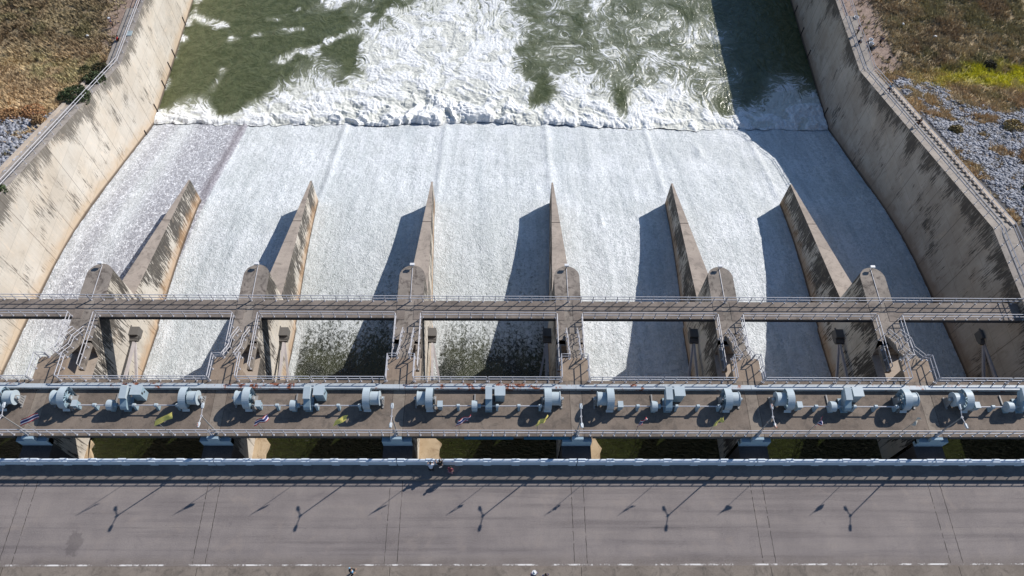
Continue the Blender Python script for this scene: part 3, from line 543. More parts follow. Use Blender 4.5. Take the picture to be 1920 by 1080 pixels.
def tee_geo(oy):
    a = HW; b = 0.48; y = 3.42 - oy; yb = 3.9 - oy; P = [(-b, 2.55), (-b, 1.9), (-a, 1.9), (-a, 0.82), (a, 0.82), (a, 1.9), (b, 1.9), (b, 2.55)]
    n = len(P); v = [(x, y, z) for x, z in P] + [(x, yb, z) for x, z in P]
    f = [tuple(range(n)), tuple(range(2 * n - 1, n - 1, -1))] + [(i, n + i, n + (i + 1) % n, (i + 1) % n)[::-1] for i in range(n)]
    return v, f
for i in range(6): pier(i)
# small flood lamp on each nose
def nose_lamp(i, proto=[None]):
    lab = f'small white floodlight on the round nose of the {PLAB[i]} pier'
    root = thing('floodlight', lab, 'floodlight', (PX[i], 22.2, 0.0), 'floodlights on the pier noses')
    if proto[0] is None:
        m = MB(); m.tube([(0, 0, 0), (0, 0, 0.45)], 0.035, 5); a = m.mesh('post', M['steel']); m = MB(); m.box(-0.22, 0.22, -0.02, 0.22, 0.42, 0.62); b = m.mesh('lamp_head', M['white']); proto[0] = (a, b)
    link('post', proto[0][0], root); link('lamp_head', proto[0][1], root)
for i in range(6): nose_lamp(i)
# ------------------------------------------------------------------ radial gates
def gate(b, proto={}):
    cx = (b - 3) * S; hw = S / 2 - HW; root = thing('radial_gate', f'steel radial gate with long arms in the {BLAB[b]} bay of the spillway', 'gate', (cx, 17.5, -6.6), 'seven radial gates')
    if not proto:
        m = MB(); R = 9.3; n = 14; A = np.linspace(math.radians(158), math.radians(198), n)
        vs = [(x, R_ * math.cos(a), R_ * math.sin(a)) for x in (-hw + 0.05, hw - 0.05) for R_ in (R, R + 0.15) for a in A]
        f = []
        for k in range(n - 1): f += [(k, k + 1, 2 * n + k + 1, 2 * n + k), (n + k, 3 * n + k, 3 * n + k + 1, n + k + 1)]
        m.add(vs, f); proto['skin_plate'] = [(m.mesh('skin_plate', M['dark']), 'skin_plate')]
        arms = []
        for s in (-1, 1):
            for dx, ang in ((0.9, 178), (2.3, 192)):
                a = math.radians(ang); m = MB(); p0 = Vector((s * (hw - 0.45), 0, 0)); p1 = Vector((s * (hw - dx), R * math.cos(a), R * math.sin(a))); d = (p1 - p0)
                q0, q1 = p0 + d * 0.05, p1; u = Vector((0.11, 0, 0)); v = Vector((0, 0.0, 0.16))
                vs = [q0 - u - v, q0 + u - v, q0 + u + v, q0 - u + v, q1 - u - v, q1 + u - v, q1 + u + v, q1 - u + v]
                m.add(vs, [(0, 1, 2, 3), (7, 6, 5, 4), (0, 4, 5, 1), (1, 5, 6, 2), (2, 6, 7, 3), (3, 7, 4, 0)]); arms.append((m.mesh('gate_arm', M['arm']), 'gate_arm'))
        proto['arms'] = arms; br = []
        for s in (-1, 1):
            m = MB(); a, c = sorted((s * (hw - 0.85), s * hw)); m.box(a, c, 0.15, 1.1, -0.45, 0.55); m.box(a, c, -0.35, 0.15, -0.15, 0.2)
            m.tube([(a - 0.05, 0, 0), (c, 0, 0)], 0.3, 10); m.box(a - 0.06, a + 0.08, 0.1, 1.2, 0.55, 0.7); br.append((m.mesh('trunnion_bracket', M['bracket']), 'trunnion_bracket'))
        proto['br'] = br
    for L in proto.values():
        for me, nm in L: link(nm, me, root)
for b in range(7): gate(b)
# ------------------------------------------------------------------ road, pavements, parapet
m = MB(); m.box(-75, 75, -6.45, 0.62, -0.9, 0.0); setp(m.obj('road', M['road']), kind='structure')
m = MB(); m.box(-75, 75, 0.62, 2.02, -0.9, 0.3); setp(m.obj('pavement', M['walk']), kind='structure')
m = MB(); m.box(-75, 75, -9.2, -6.45, -0.9, 0.12); setp(m.obj('upstream_pavement', M['walk_old']), kind='structure')
t = NT('worn_line_paint'); n = t.math('ADD', t.noise(1.0, t.comb(t.math('MULTIPLY', t.sep(t.pos)[0], 0.5), 0.0, 0.0), detail=3), t.math('MULTIPLY', t.noise(7, detail=4, rough=0.7), 0.5))
M['line'] = t.out(t.mix(t.ss(0.72, 0.84, n), (0.19, 0.165, 0.15), (0.68, 0.66, 0.64)), 0.8)
m = MB(); m.add([(-75, -6.36, 0.004), (75, -6.36, 0.004), (75, -6.24, 0.004), (-75, -6.24, 0.004)], [(0, 1, 2, 3)]); setp(m.obj('road_line', M['line']), kind='structure')
m = MB()
for px in PX + [-S * 3.5, S * 3.5]:
    for d in (-0.52, 0.52):
        for k in range(34):
            y0 = -6.2 + k * 0.2; j0 = 0.015 * math.sin(k * 1.7 + px); j1 = 0.015 * math.sin((k + 1) * 1.7 + px); wd = 0.012 + 0.014 * random.random()
            if random.random() < 0.06: continue
            m.add([(px + d + j0 - wd, y0, 0.004), (px + d + j0 + wd, y0, 0.004), (px + d + j1 + wd, y0 + 0.2, 0.004), (px + d + j1 - wd, y0 + 0.2, 0.004)], [(0, 1, 2, 3)])
    m.add([(px - .02, -9.1, 0.124), (px + .02, -9.1, 0.124), (px + .02, -6.5, 0.124), (px - .02, -6.5, 0.124)], [(0, 1, 2, 3)])
setp(m.obj('road_joints', M['joint']), kind='structure')
for b in range(-0, 7):
    x0 = (b - 3.5) * S + 0.03; x1 = x0 + S - 0.06; ox = x0
    root = thing('parapet', f'pale blue concrete parapet with raised blocks, {BLAB[b]} bay of the road bridge', 'parapet', (ox, 1.84, 0.3), 'parapet panels along the road')
    L = x1 - x0; m = MB(); m.box(0, L, 0.04, 0.24, 0, 0.84); m.obj('panel', M['para'], root, bevel=0.02)
    m = MB(); m.box(0, L, 0.0, 0.27, 0.84, 1.0); m.obj('coping', M['para'], root, bevel=0.02)
    for k in range(7):
        m = MB(); c = 0.35 + (L - 0.7) * k / 6; m.box(c - 0.34, c + 0.34, -0.02, 0.30, 0, 1.04); m.obj('block', M['para'], root, bevel=0.03)
# ------------------------------------------------------------------ operating deck
root = thing('operating_deck', 'long brown concrete hoist deck spanning all the gates', 'deck', (0, 3.67, 0))
for b in range(7):
    cx = (b - 3) * S; e = 0.55; m = MB(); m.box(cx - S / 2 + e, cx + S / 2 - e, 0, 5.13, DZ - 0.22, DZ); o = m.obj('deck_slab', M['deck'], root)
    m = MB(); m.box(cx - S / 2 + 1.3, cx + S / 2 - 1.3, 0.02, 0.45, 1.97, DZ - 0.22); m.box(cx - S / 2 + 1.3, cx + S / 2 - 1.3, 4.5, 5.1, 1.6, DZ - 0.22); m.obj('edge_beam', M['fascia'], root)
for px in PX + [-3.5 * S, 3.5 * S]:
    m = MB(); m.box(px - 0.52, px + 0.52, 0, 5.13, 1.95, DZ - 0.012); m.obj('joint_strip', M['strip'], root)
for px in PX:    # platform beyond deck on each pier
    m = MB(); m.box(px - HW, px + HW, 5.13, 7.35, DZ - 0.35, DZ + 0.003); m.box(px - HW * 0.8, px + HW * 0.8, 5.6, 6.6, -1.9, DZ - 0.35); m.obj('platform', M['platform'], root)
# blue banner panels on the upstream face of the deck
for x0, x1, lab in ((-1.95, 2.25, 'left'), (3.15, 7.05, 'right')):
    m = MB(); m.box(0, x1 - x0, -0.05, 0, 0, 0.6); o = m.obj('sign_panel', M['panel']); o.location = (x0, 3.66, 1.93); setp(o, f'long dark blue sign board hung on the deck edge, {lab} one of the pair', 'sign', 'blue sign boards on the deck edge')
# girder
for b in range(7):
    cx = (b - 3) * S; root = thing('box_girder', f'pale blue grey steel beam lying along the {BLAB[b]} bay of the hoist deck' if b not in (3, 4) else (f'rusty patched pale steel beam lying along the {BLAB[b]} bay of the hoist deck'), 'beam', (cx, 7.87, DZ), 'steel beams along the hoist deck')
    m = MB(); m.box(-S / 2 + 0.01, S / 2 - 0.01, 0.0, 0.40, 0.0, 0.38); m.obj('beam', M['girder'], root, bevel=0.015)
    m = MB(); m.box(-S / 2 + 1.6, S / 2 - 1.6, 0.44, 0.50, 0.22, 0.32)
    for k in range(9): c = -S / 2 + 1.8 + k * (S - 3.6) / 8; m.box(c - .03, c + .03, 0.40, 0.48, 0.0, 0.34)
    m.obj('pipe', M['girder'], root)
# deck railings
for b in range(7):
    cx = (b - 3) * S; x0, x1 = cx - S / 2, cx + S / 2; lb = BLAB[b]
    railing([(x0 + 0.02, 3.75, DZ), (x1 - 0.1, 3.75, DZ)], f'white steel railing on the upstream deck edge, {lb} bay', 'railings on the hoist deck', h=1.22, step=1.05)
    railing([(x0 + HW + 0.05, 8.7, DZ), (cx - 0.08, 8.7, DZ)], f'white steel railing on the downstream deck edge, left half of the {lb} bay', 'railings on the hoist deck', h=1.05, step=1.05)
    railing([(cx + 0.08, 8.7, DZ), (x1 - HW - 0.05, 8.7, DZ)], f'white steel railing on the downstream deck edge, right half of the {lb} bay', 'railings on the hoist deck', h=1.05, step=1.05)
# ------------------------------------------------------------------ stairs on piers
for i, px in enumerate(PX):
    root = thing('staircase', f'narrow concrete staircase with steel handrails on the {PLAB[i]} pier', 'staircase', (px, 11.0, 0), 'stairs on the piers')
    m = MB(); prof = []
    segs = [(0.0, DZ), (0.0, DZ - 0.2)]; y = 0; z = DZ
    poly = [(0, z)]
    for k in range(14):
        z2 = z - DZ / 14; 
        poly += [(y + 0.0, z2), (y + (0.235 if k != 6 else 0.9), z2)]; y += (0.235 if k != 6 else 0.9); z = z2
    # underside
    poly = [(p[0], p[1]) for p in poly]; under = [(y, -0.0), (y - 0.4, -0.35), (1.9, DZ * 0.5 - 0.55), (0.0, DZ - 0.5)]
    sx0, sx1 = -0.45, 0.72
    top = poly; P = top + under[1:]
    m.prism_x(P, sx0, sx1); m.obj('steps', M['pier_top'], root)
    mid = DZ * 0.5; ysl = 0.235 * 7
    path = [(0.0, DZ), (ysl - 0.2, mid + .1), (ysl + 0.75, mid - 0.05), (y, 0.0)]
    for sx in (sx0 + 0.06, sx1 - 0.06):
        for k in (1.0, 0.55):
            mm = MB(); mm.tube([(sx, a, c + 0.95 * k) for a, c in path], 0.034, 5); mm.obj('handrail', M['rail'], root)
        for a, c in path + [((path[0][0] + path[1][0]) / 2, (path[0][1] + path[1][1]) / 2), ((path[2][0] + path[3][0]) / 2, (path[2][1] + path[3][1]) / 2)]:
            o = link('post', post_mesh(0.95), root); o.location = (sx, a, c)
    for s in (-1, 1):
        nm = 'left' if s < 0 else 'right'; x = px + s * (HW - 0.07)
        railing([(x, 8.75, DZ), (x, 10.95, DZ), (px + (sx0 if s < 0 else sx1), 10.95, DZ)], f'railing round the {nm} edge of the stair head platform on the {PLAB[i]} pier', 'railings on the piers', h=1.05, step=1.0)
        railing([(x, 16.45, 0), (x, 11.05, 0)], f'railing along the {nm} edge of the top of the {PLAB[i]} pier', 'railings on the piers', h=1.05, step=1.15)
# ------------------------------------------------------------------ walkway bridge
for b in range(7):
    cx = (b - 3) * S; x0, x1 = cx - S / 2 + (HW if b else 1.8), cx + S / 2 - (HW if b < 6 else 1.8)
    root = thing('footbridge', f'narrow concrete footbridge span over the {BLAB[b]} bay between pier noses', 'footbridge', (cx, 16.5, 0), 'footbridge spans over the bays')
    m = MB(); m.box(x0 - cx, x1 - cx, 0, 1.92, -0.22, -0.004); m.obj('deck_slab', M['bridge'], root)
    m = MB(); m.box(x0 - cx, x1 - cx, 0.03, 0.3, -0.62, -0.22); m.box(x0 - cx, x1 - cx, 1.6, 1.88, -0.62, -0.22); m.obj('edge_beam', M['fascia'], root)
    lb = BLAB[b]
    railing([(x0 + 0.05 if b else x0 + .1, 16.57, 0), (x1 - 0.05, 16.57, 0)], f'thin steel railing on the near side of the footbridge over the {lb} bay', 'railings on the footbridge', h=1.05, step=1.15)
    railing([(cx - S / 2 + 0.05, 18.34, 0), (cx + S / 2 - 0.05, 18.34, 0)], f'thin steel railing on the far side of the footbridge over the {lb} bay', 'railings on the footbridge', h=1.05, step=1.15)
# ------------------------------------------------------------------ hoists
def circ(cy, cz, r, a0, a1, n): return [(cy + r * math.cos(a), cz + r * math.sin(a)) for a in np.linspace(math.radians(a0), math.radians(a1), n)]
def hull(c1, r1, c2, r2, n=16):
    import itertools
    pts = circ(*c1, r1, 0, 360, n * 2) + circ(*c2, r2, 0, 360, n * 2); pts = sorted(set((round(a, 4), round(b, 4)) for a, b in pts))
    def half(ps):
        h = []
        for p in ps:
            while len(h) >= 2 and (h[-1][0] - h[-2][0]) * (p[1] - h[-2][1]) - (h[-1][1] - h[-2][1]) * (p[0] - h[-2][0]) <= 0: h.pop()
            h.append(p)
        return h[:-1]
    return half(pts) + half(pts[::-1])
SHZ = 0.72   # shaft height over deck; local origin of things: x of cover, y 6.1, z deck
def hoist_meshes():
    G = {}
    gc = (0.62, 1.03); R = 0.93
    # guard band open below; s=+1: drum to the right
    m = MB(); arc = circ(*gc, R + 0.08, 35, 212, 20); arc = [(1.25, 0.0)] + arc + [(-0.42, 0.28)]
    n = len(arc); vs = []; 
    for x in (-0.33, 0.33):
        for (a, b) in arc: vs.append((x, a, b))
    fs = [(k, k + 1, n + k + 1, n + k) for k in range(n - 1)]
    m.add(vs, fs, False); m2 = None; G['guard'] = m.mesh('gear_guard', M['mach_l'])
    # gear with rim, hub and spokes
    m = MB(); nn = 28
    for x0, x1, r0, r1 in ((-0.17, 0.17, R - 0.16, R), (-0.22, 0.22, 0.0, 0.22)):
        ring = [(x, gc[0] + r * math.cos(a), gc[1] + r * math.sin(a)) for (x, r) in ((x0, r0), (x0, r1), (x1, r1), (x1, r0)) for a in np.linspace(0, 2 * math.pi, nn, endpoint=False)]
        f = []
        for j in range(4):
            for k in range(nn): f.append((j * nn + k, j * nn + (k + 1) % nn, ((j + 1) % 4) * nn + (k + 1) % nn, ((j + 1) % 4) * nn + k))
        m.add(ring, f)
    for k in range(8):
        a = math.radians(45 * k + 10); m.tube([(0, gc[0] + 0.2 * math.cos(a), gc[1] + 0.2 * math.sin(a)), (0, gc[0] + (R - .1) * math.cos(a), gc[1] + (R - .1) * math.sin(a))], 0.07, 6)
    G['gear'] = m.mesh('gear', M['mach'])
    m = MB(); m.add(*cyl_x(0, SHZ, 0.24, -0.2, 0.2, 14)); G['pinion'] = m.mesh('pinion', M['mach'])
    m = MB(); m.add(*cyl_x(gc[0], gc[1], 0.62, 0.28, 1.08, 28)); m.add(*cyl_x(gc[0], gc[1], 0.68, 1.08, 1.15, 28)); m.add(*cyl_x(gc[0], gc[1], 0.13, -0.5, 1.45, 10)); G['drum'] = m.mesh('drum', M['mach_l'])
    m = MB()
    for x in (-0.42, 1.26): m.prism_x([(gc[0] - 0.36, 0.1), (gc[0] + 0.5, 0.1), (gc[0] + 0.16, gc[1] + 0.18), (gc[0] - 0.16, gc[1] + 0.18)], x - 0.07, x + 0.07)
    m.box(-0.5, -0.34, -0.3, 1.25, 0.0, 0.1); m.box(-0.4, 1.3, 0.5, 0.7, 0.005, 0.09); m.box(1.25, 1.4, 0.05, 1.2, 0.0, 0.1); m.prism_x([(-0.3, 0.1), (0.3, 0.1), (0.12, SHZ + 0.14), (-0.12, SHZ + 0.14)], -0.42, -0.32)
    for k in range(4): m.box(1.3, 1.38, gc[0] - 0.35 + k * 0.22, gc[0] - 0.27 + k * 0.22, 0.1, 0.6)
    G['frame'] = m.mesh('base_frame', M['steel']); return G
def cyl_x(cy, cz, r, x0, x1, n):
    vs = [(x, cy + r * math.cos(2 * math.pi * k / n), cz + r * math.sin(2 * math.pi * k / n)) for x in (x0, x1) for k in range(n)]
    return vs, [tuple(range(n))[::-1], tuple(range(n, 2 * n))] + [(k, (k + 1) % n, n + (k + 1) % n, n + k) for k in range(n)]
HG = hoist_meshes()
BASE = Vector((0, 6.13, DZ + 0.001))
def mirror(me):
    k = me.copy(); 
    for v in k.vertices: v.co.x = -v.co.x
    k.flip_normals(); return k
HGm = {k: mirror(v) for k, v in HG.items()}
NM = dict(guard='gear_guard', gear='gear', pinion='pinion', drum='drum', frame='base_frame')
m = MB(); m.prism_x(hull((0.0, SHZ), 0.42, (0.95, 1.35), 0.36), -0.28, 0.28); GC = m.mesh('gear_case', M['mach'])
m = MB(); m.prism_x([(0.35, 1.0), (1.45, 1.62), (1.3, 1.82), (0.25, 1.66)], -0.285, 0.285); GC2 = m.mesh('case_lid', M['mach_l'])
m = MB(); m.box(-0.3, 0.3, -0.3, 1.0, 0, 0.14); GC3 = m.mesh('plinth', M['mach'])
m = MB(); m.box(-0.40, 0.40, 0, 0.75, 0.05, 1.52); CB1 = m.mesh('cabinet_body', M['mach']); m = MB(); m.box(-0.46, 0.46, -0.06, 0.82, 1.52, 1.58); CB2 = m.mesh('cabinet_roof', M['mach_l'])
m = MB(); m.box(0.4, 0.412, 0.15, 0.32, 1.0, 1.28); m.box(0.4, 0.412, 0.42, 0.58, 0.75, 0.95); CB3 = m.mesh('cabinet_window', M['dark'])
m = MB(); m.box(-0.2, 0.2, -0.22, 0.28, 0.45, 1.1); m.box(-0.13, 0.13, -0.13, 0.13, 0, 0.45); BX = m.mesh('gearbox_case', M['mach']); m = MB(); m.box(-0.23, 0.23, -0.25, 0.31, 1.1, 1.14); BX2 = m.mesh('gearbox_lid', M['mach_l'])
m = MB(); m.prism_x([(-0.2, 0), (0.2, 0), (0.11, SHZ - 0.05), (-0.11, SHZ - 0.05)], -0.1, 0.1); BR1 = m.mesh('pedestal', M['mach']); m = MB(); m.add(*cyl_x(0, SHZ, 0.16, -0.13, 0.13, 12)); BR2 = m.mesh('bearing', M['mach_l'])
m = MB(); m.add(*cyl_x(0, SHZ + 0.02, 0.46, -0.24, 0.24, 22)); MO1 = m.mesh('brake_drum', M['mach_l']); m = MB(); m.add(*cyl_x(0, SHZ, 0.2, 0.24, 0.55, 12)); MO3 = m.mesh('coupling', M['mach'])
m = MB(); m.box(-0.2, 0.2, -0.3, 0.3, 0, 0.45); MO2 = m.mesh('plinth', M['mach'])
m = MB(); m.box(-0.06, 0.06, 0.46, 1.35, 0.02, 0.1); MO4 = m.mesh('cable_duct', M['steel'])
for b in range(7):
    cx = (b - 3) * S; lb = BLAB[b]
    for s, xx in ((-1, -4.95), (1, 5.2)):
        root = thing('drum_hoist', f'blue geared winch at the {"left" if s < 0 else "right"} end of the {lb} bay', 'winch', (cx + xx, BASE.y, BASE.z), 'drum winches on the hoist deck')
        for k, me in (HG if s > 0 else HGm).items(): link(NM[k], me, root)
        root.scale = (0.94, 0.94, 0.94)
    root = thing('gearbox', f'tall rounded blue gear case in the middle of the {lb} bay', 'gear case', (cx + 0.12, BASE.y, BASE.z), 'central gear cases')
    link('gear_case', GC, root); link('case_lid', GC2, root); link('plinth', GC3, root)
    root = thing('control_cabinet', f'boxy blue control cabinet against the steel beam in the {lb} bay', 'control cabinet', (cx + 1.08, 6.8, BASE.z), 'control cabinets')
    for me, nm in ((CB1, 'cabinet_body'), (CB2, 'cabinet_roof'), (CB3, 'cabinet_window')): link(nm, me, root)
    root = thing('limit_gearbox', f'small square blue gearbox on the shaft near the left winch of the {lb} bay', 'gearbox', (cx - 4.05, BASE.y, BASE.z), 'small gearboxes on the shafts'); link('gearbox_case', BX, root); link('gearbox_lid', BX2, root)
    root = thing('brake_motor', f'round blue brake drum left of the gear case, {lb} bay', 'brake', (cx - 1.1, BASE.y, BASE.z), 'round brakes on the shafts')
    for me, nm in ((MO1, 'brake_drum'), (MO2, 'plinth'), (MO3, 'coupling'), (MO4, 'cable_duct')): link(nm, me, root)
    root = thing('drive_shaft', f'thin grey drive shaft on bearing pedestals linking the winches of the {lb} bay', 'drive shaft', (cx, BASE.y, BASE.z), 'drive shafts on the hoist deck')
    m = MB(); m.add(*cyl_x(0, SHZ, 0.055, -4.7, 4.95, 8)); m.obj('shaft', M['rail'], root)
    for dx in (-2.5, 0.85, 2.72, 4.55):
        o = link('bearing_pedestal', BR1, root); o.location.x = dx; k = link('bearing', BR2, o)
# ------------------------------------------------------------------ street lamps
def lamp(i, x, proto={}):
    HS = 0.62
    root = thing('street_lamp', f'double headed steel lamp post above the {PLAB[i]} pier at the deck edge', 'lamp post', (x, 3.9, DZ), 'double headed lamp posts')
    if not proto:
        m = MB(); m.tube([(0, 0, 0), (0, 0, 4.1)], 0.06, 8, 0.04); m.box(-0.14, 0.14, -0.14, 0.14, 0, 0.05); m.tube([(0, 0, 0), (0, 0, 0.9)], 0.1, 8); proto['pole'] = m.mesh('pole', M['steel'])
        m = MB(); m.tube([(0, 0, 3.95), (0, 0, 4.1)], 0.09, 8); m.tube([(0, 0.75, 4.25), (0, 0, 4.02), (0, -0.75, 4.25)], 0.035, 6); proto['arm'] = m.mesh('arm', M['rail'])
        for s, k in ((1, 'a'), (-1, 'b')):
            m = MB(); m.add([(x_, s * y, z) for x_, y, z in ((-.11, .6, 4.18), (.11, .6, 4.18), (.14, .8, 4.24), (.10, 1.05, 4.27), (-.10, 1.05, 4.27), (-.14, .8, 4.24), (-.06, .6, 4.26), (.06, .6, 4.26), (.08, .8, 4.33), (.05, 1.02, 4.33), (-.05, 1.02, 4.33), (-.08, .8, 4.33))],
                [(0, 1, 2, 3, 4, 5), (6, 7, 8, 9, 10, 11)] + [(k2, (k2 + 1) % 6, 6 + (k2 + 1) % 6, 6 + k2) for k2 in (1, 2, 3, 4)] + [(0, 1, 7, 6), (5, 0, 6, 11)]); proto['head' + k] = m.mesh('lamp_head', M['girder'])
    link('pole', proto['pole'], root); link('arm', proto['arm'], root); link('lamp_head', proto['heada'], root); link('lamp_head', proto['headb'], root)
for i, x in enumerate((-38.7, -22.86, -7.64, 7.65, 23.25, 38.78)): lamp(i, x)
# ------------------------------------------------------------------ flags
def flag_mat(name, bands=None, c=None):
    t = NT(name)
    if bands:
        z = t.attr('band'); r = t.n.new('ShaderNodeValToRGB'); r.color_ramp.interpolation = 'CONSTANT'; r.color_ramp.elements[0].position = 0; r.color_ramp.elements[0].color = (*bands[0][1], 1)
        r.color_ramp.elements[1].position = bands[1][0]; r.color_ramp.elements[1].color = (*bands[1][1], 1)
        for p, cc in bands[2:]: e = r.color_ramp.elements.new(p); e.color = (*cc, 1)
        t.l.new(z, r.inputs[0]); cc = r.outputs[0]
    else: cc = t.mix(t.math('MULTIPLY', t.ss(0.5, 0.6, t.noise(6)), 0.4), c, tuple(q * 0.5 for q in c))
    return t.out(cc, 0.8)
RED, WHT, BLU = (0.50, 0.03, 0.05), (0.75, 0.73, 0.74), (0.035, 0.03, 0.16)
M['thai'] = flag_mat('striped_cloth', [(0, RED), (1 / 6, WHT), (2 / 6, BLU), (4 / 6, WHT), (5 / 6, RED)])
M['yellow'] = flag_mat('yellow_cloth', c=(0.88, 0.74, 0.20)); M['pale'] = flag_mat('pale_cloth', c=(0.62, 0.58, 0.5))
FL = [(-37.3, 'thai', 0), (-26.6, 'yellow', 1), (-18.6, 'thai', 2), (-12.2, 'yellow', 3), (-2.3, 'thai', 4), (4.2, 'yellow', 5), (12.5, 'thai', 6), (18.7, 'yellow', 7), (27.1, 'thai', 8), (35.0, 'pale', 9)]
FD = ['spread wide above the far left deck strip', 'spread wide beside the lamp post of the second pier', 'crumpled, below the shaft of the third bay', 'hanging narrow near the third pier lamp post', 'folded thin over the shadow of the centre gear case', 'hanging slanted left of the fourth pier lamp post', 'small and twisted, right of the fourth pier', 'hanging folded left of the fifth pier', 'small and faded, before the sixth bay brake', 'small and slack before the sixth bay right winch']
for x, mt, k in FL:
    cname = {'thai': 'red white and blue striped flag', 'yellow': 'yellow flag', 'pale': 'pale cream flag'}[mt]
    root = thing('flag', f'{cname} {FD[k]}', 'flag', (x, 3.66, DZ), 'flags on thin poles along the deck')
    m = MB(); m.tube([(0, 0, 0), (0, 0, 3.75)], 0.022, 5); m.obj('flagpole', M['steel'], root)
    r_ = random.Random(k); nu, nv = 10, 7; spread = {0: 1.15, 1: 1.2, 2: .95, 3: 0.95, 4: 1.0, 5: 0.85, 6: .7, 7: .85, 8: .6, 9: .7}[k]; fold = {0: .25, 1: .2, 2: .55, 3: .3, 4: .6, 5: .5, 6: .8, 7: .6, 8: .9, 9: .8}[k]
    U, Vv = np.meshgrid(np.linspace(0, 1, nu), np.linspace(0, 1, nv)); L = spread
    droop = 0.95; Xf = L * U * 0.95 + 0.12 * np.sin(6 * U + 5 * Vv + k) * fold * (U + .2) - 0.25 * (1 - Vv) * (1 - U * 0.5); Yf = 0.62 * L * U + 0.22 * fold * np.sin(9 * U + 2 * Vv + 2 * k) * U - 0.30 * (1 - Vv)
    Zf = 3.72 - 0.6 * (1 - Vv) * (1 - 0.45 * fold * U) - droop * U * (0.1 + 0.25 * fold)
    me = grid_mesh('cloth', Xf, Yf, Zf, M[mt], {'band': Vv}); link('cloth', me, root)
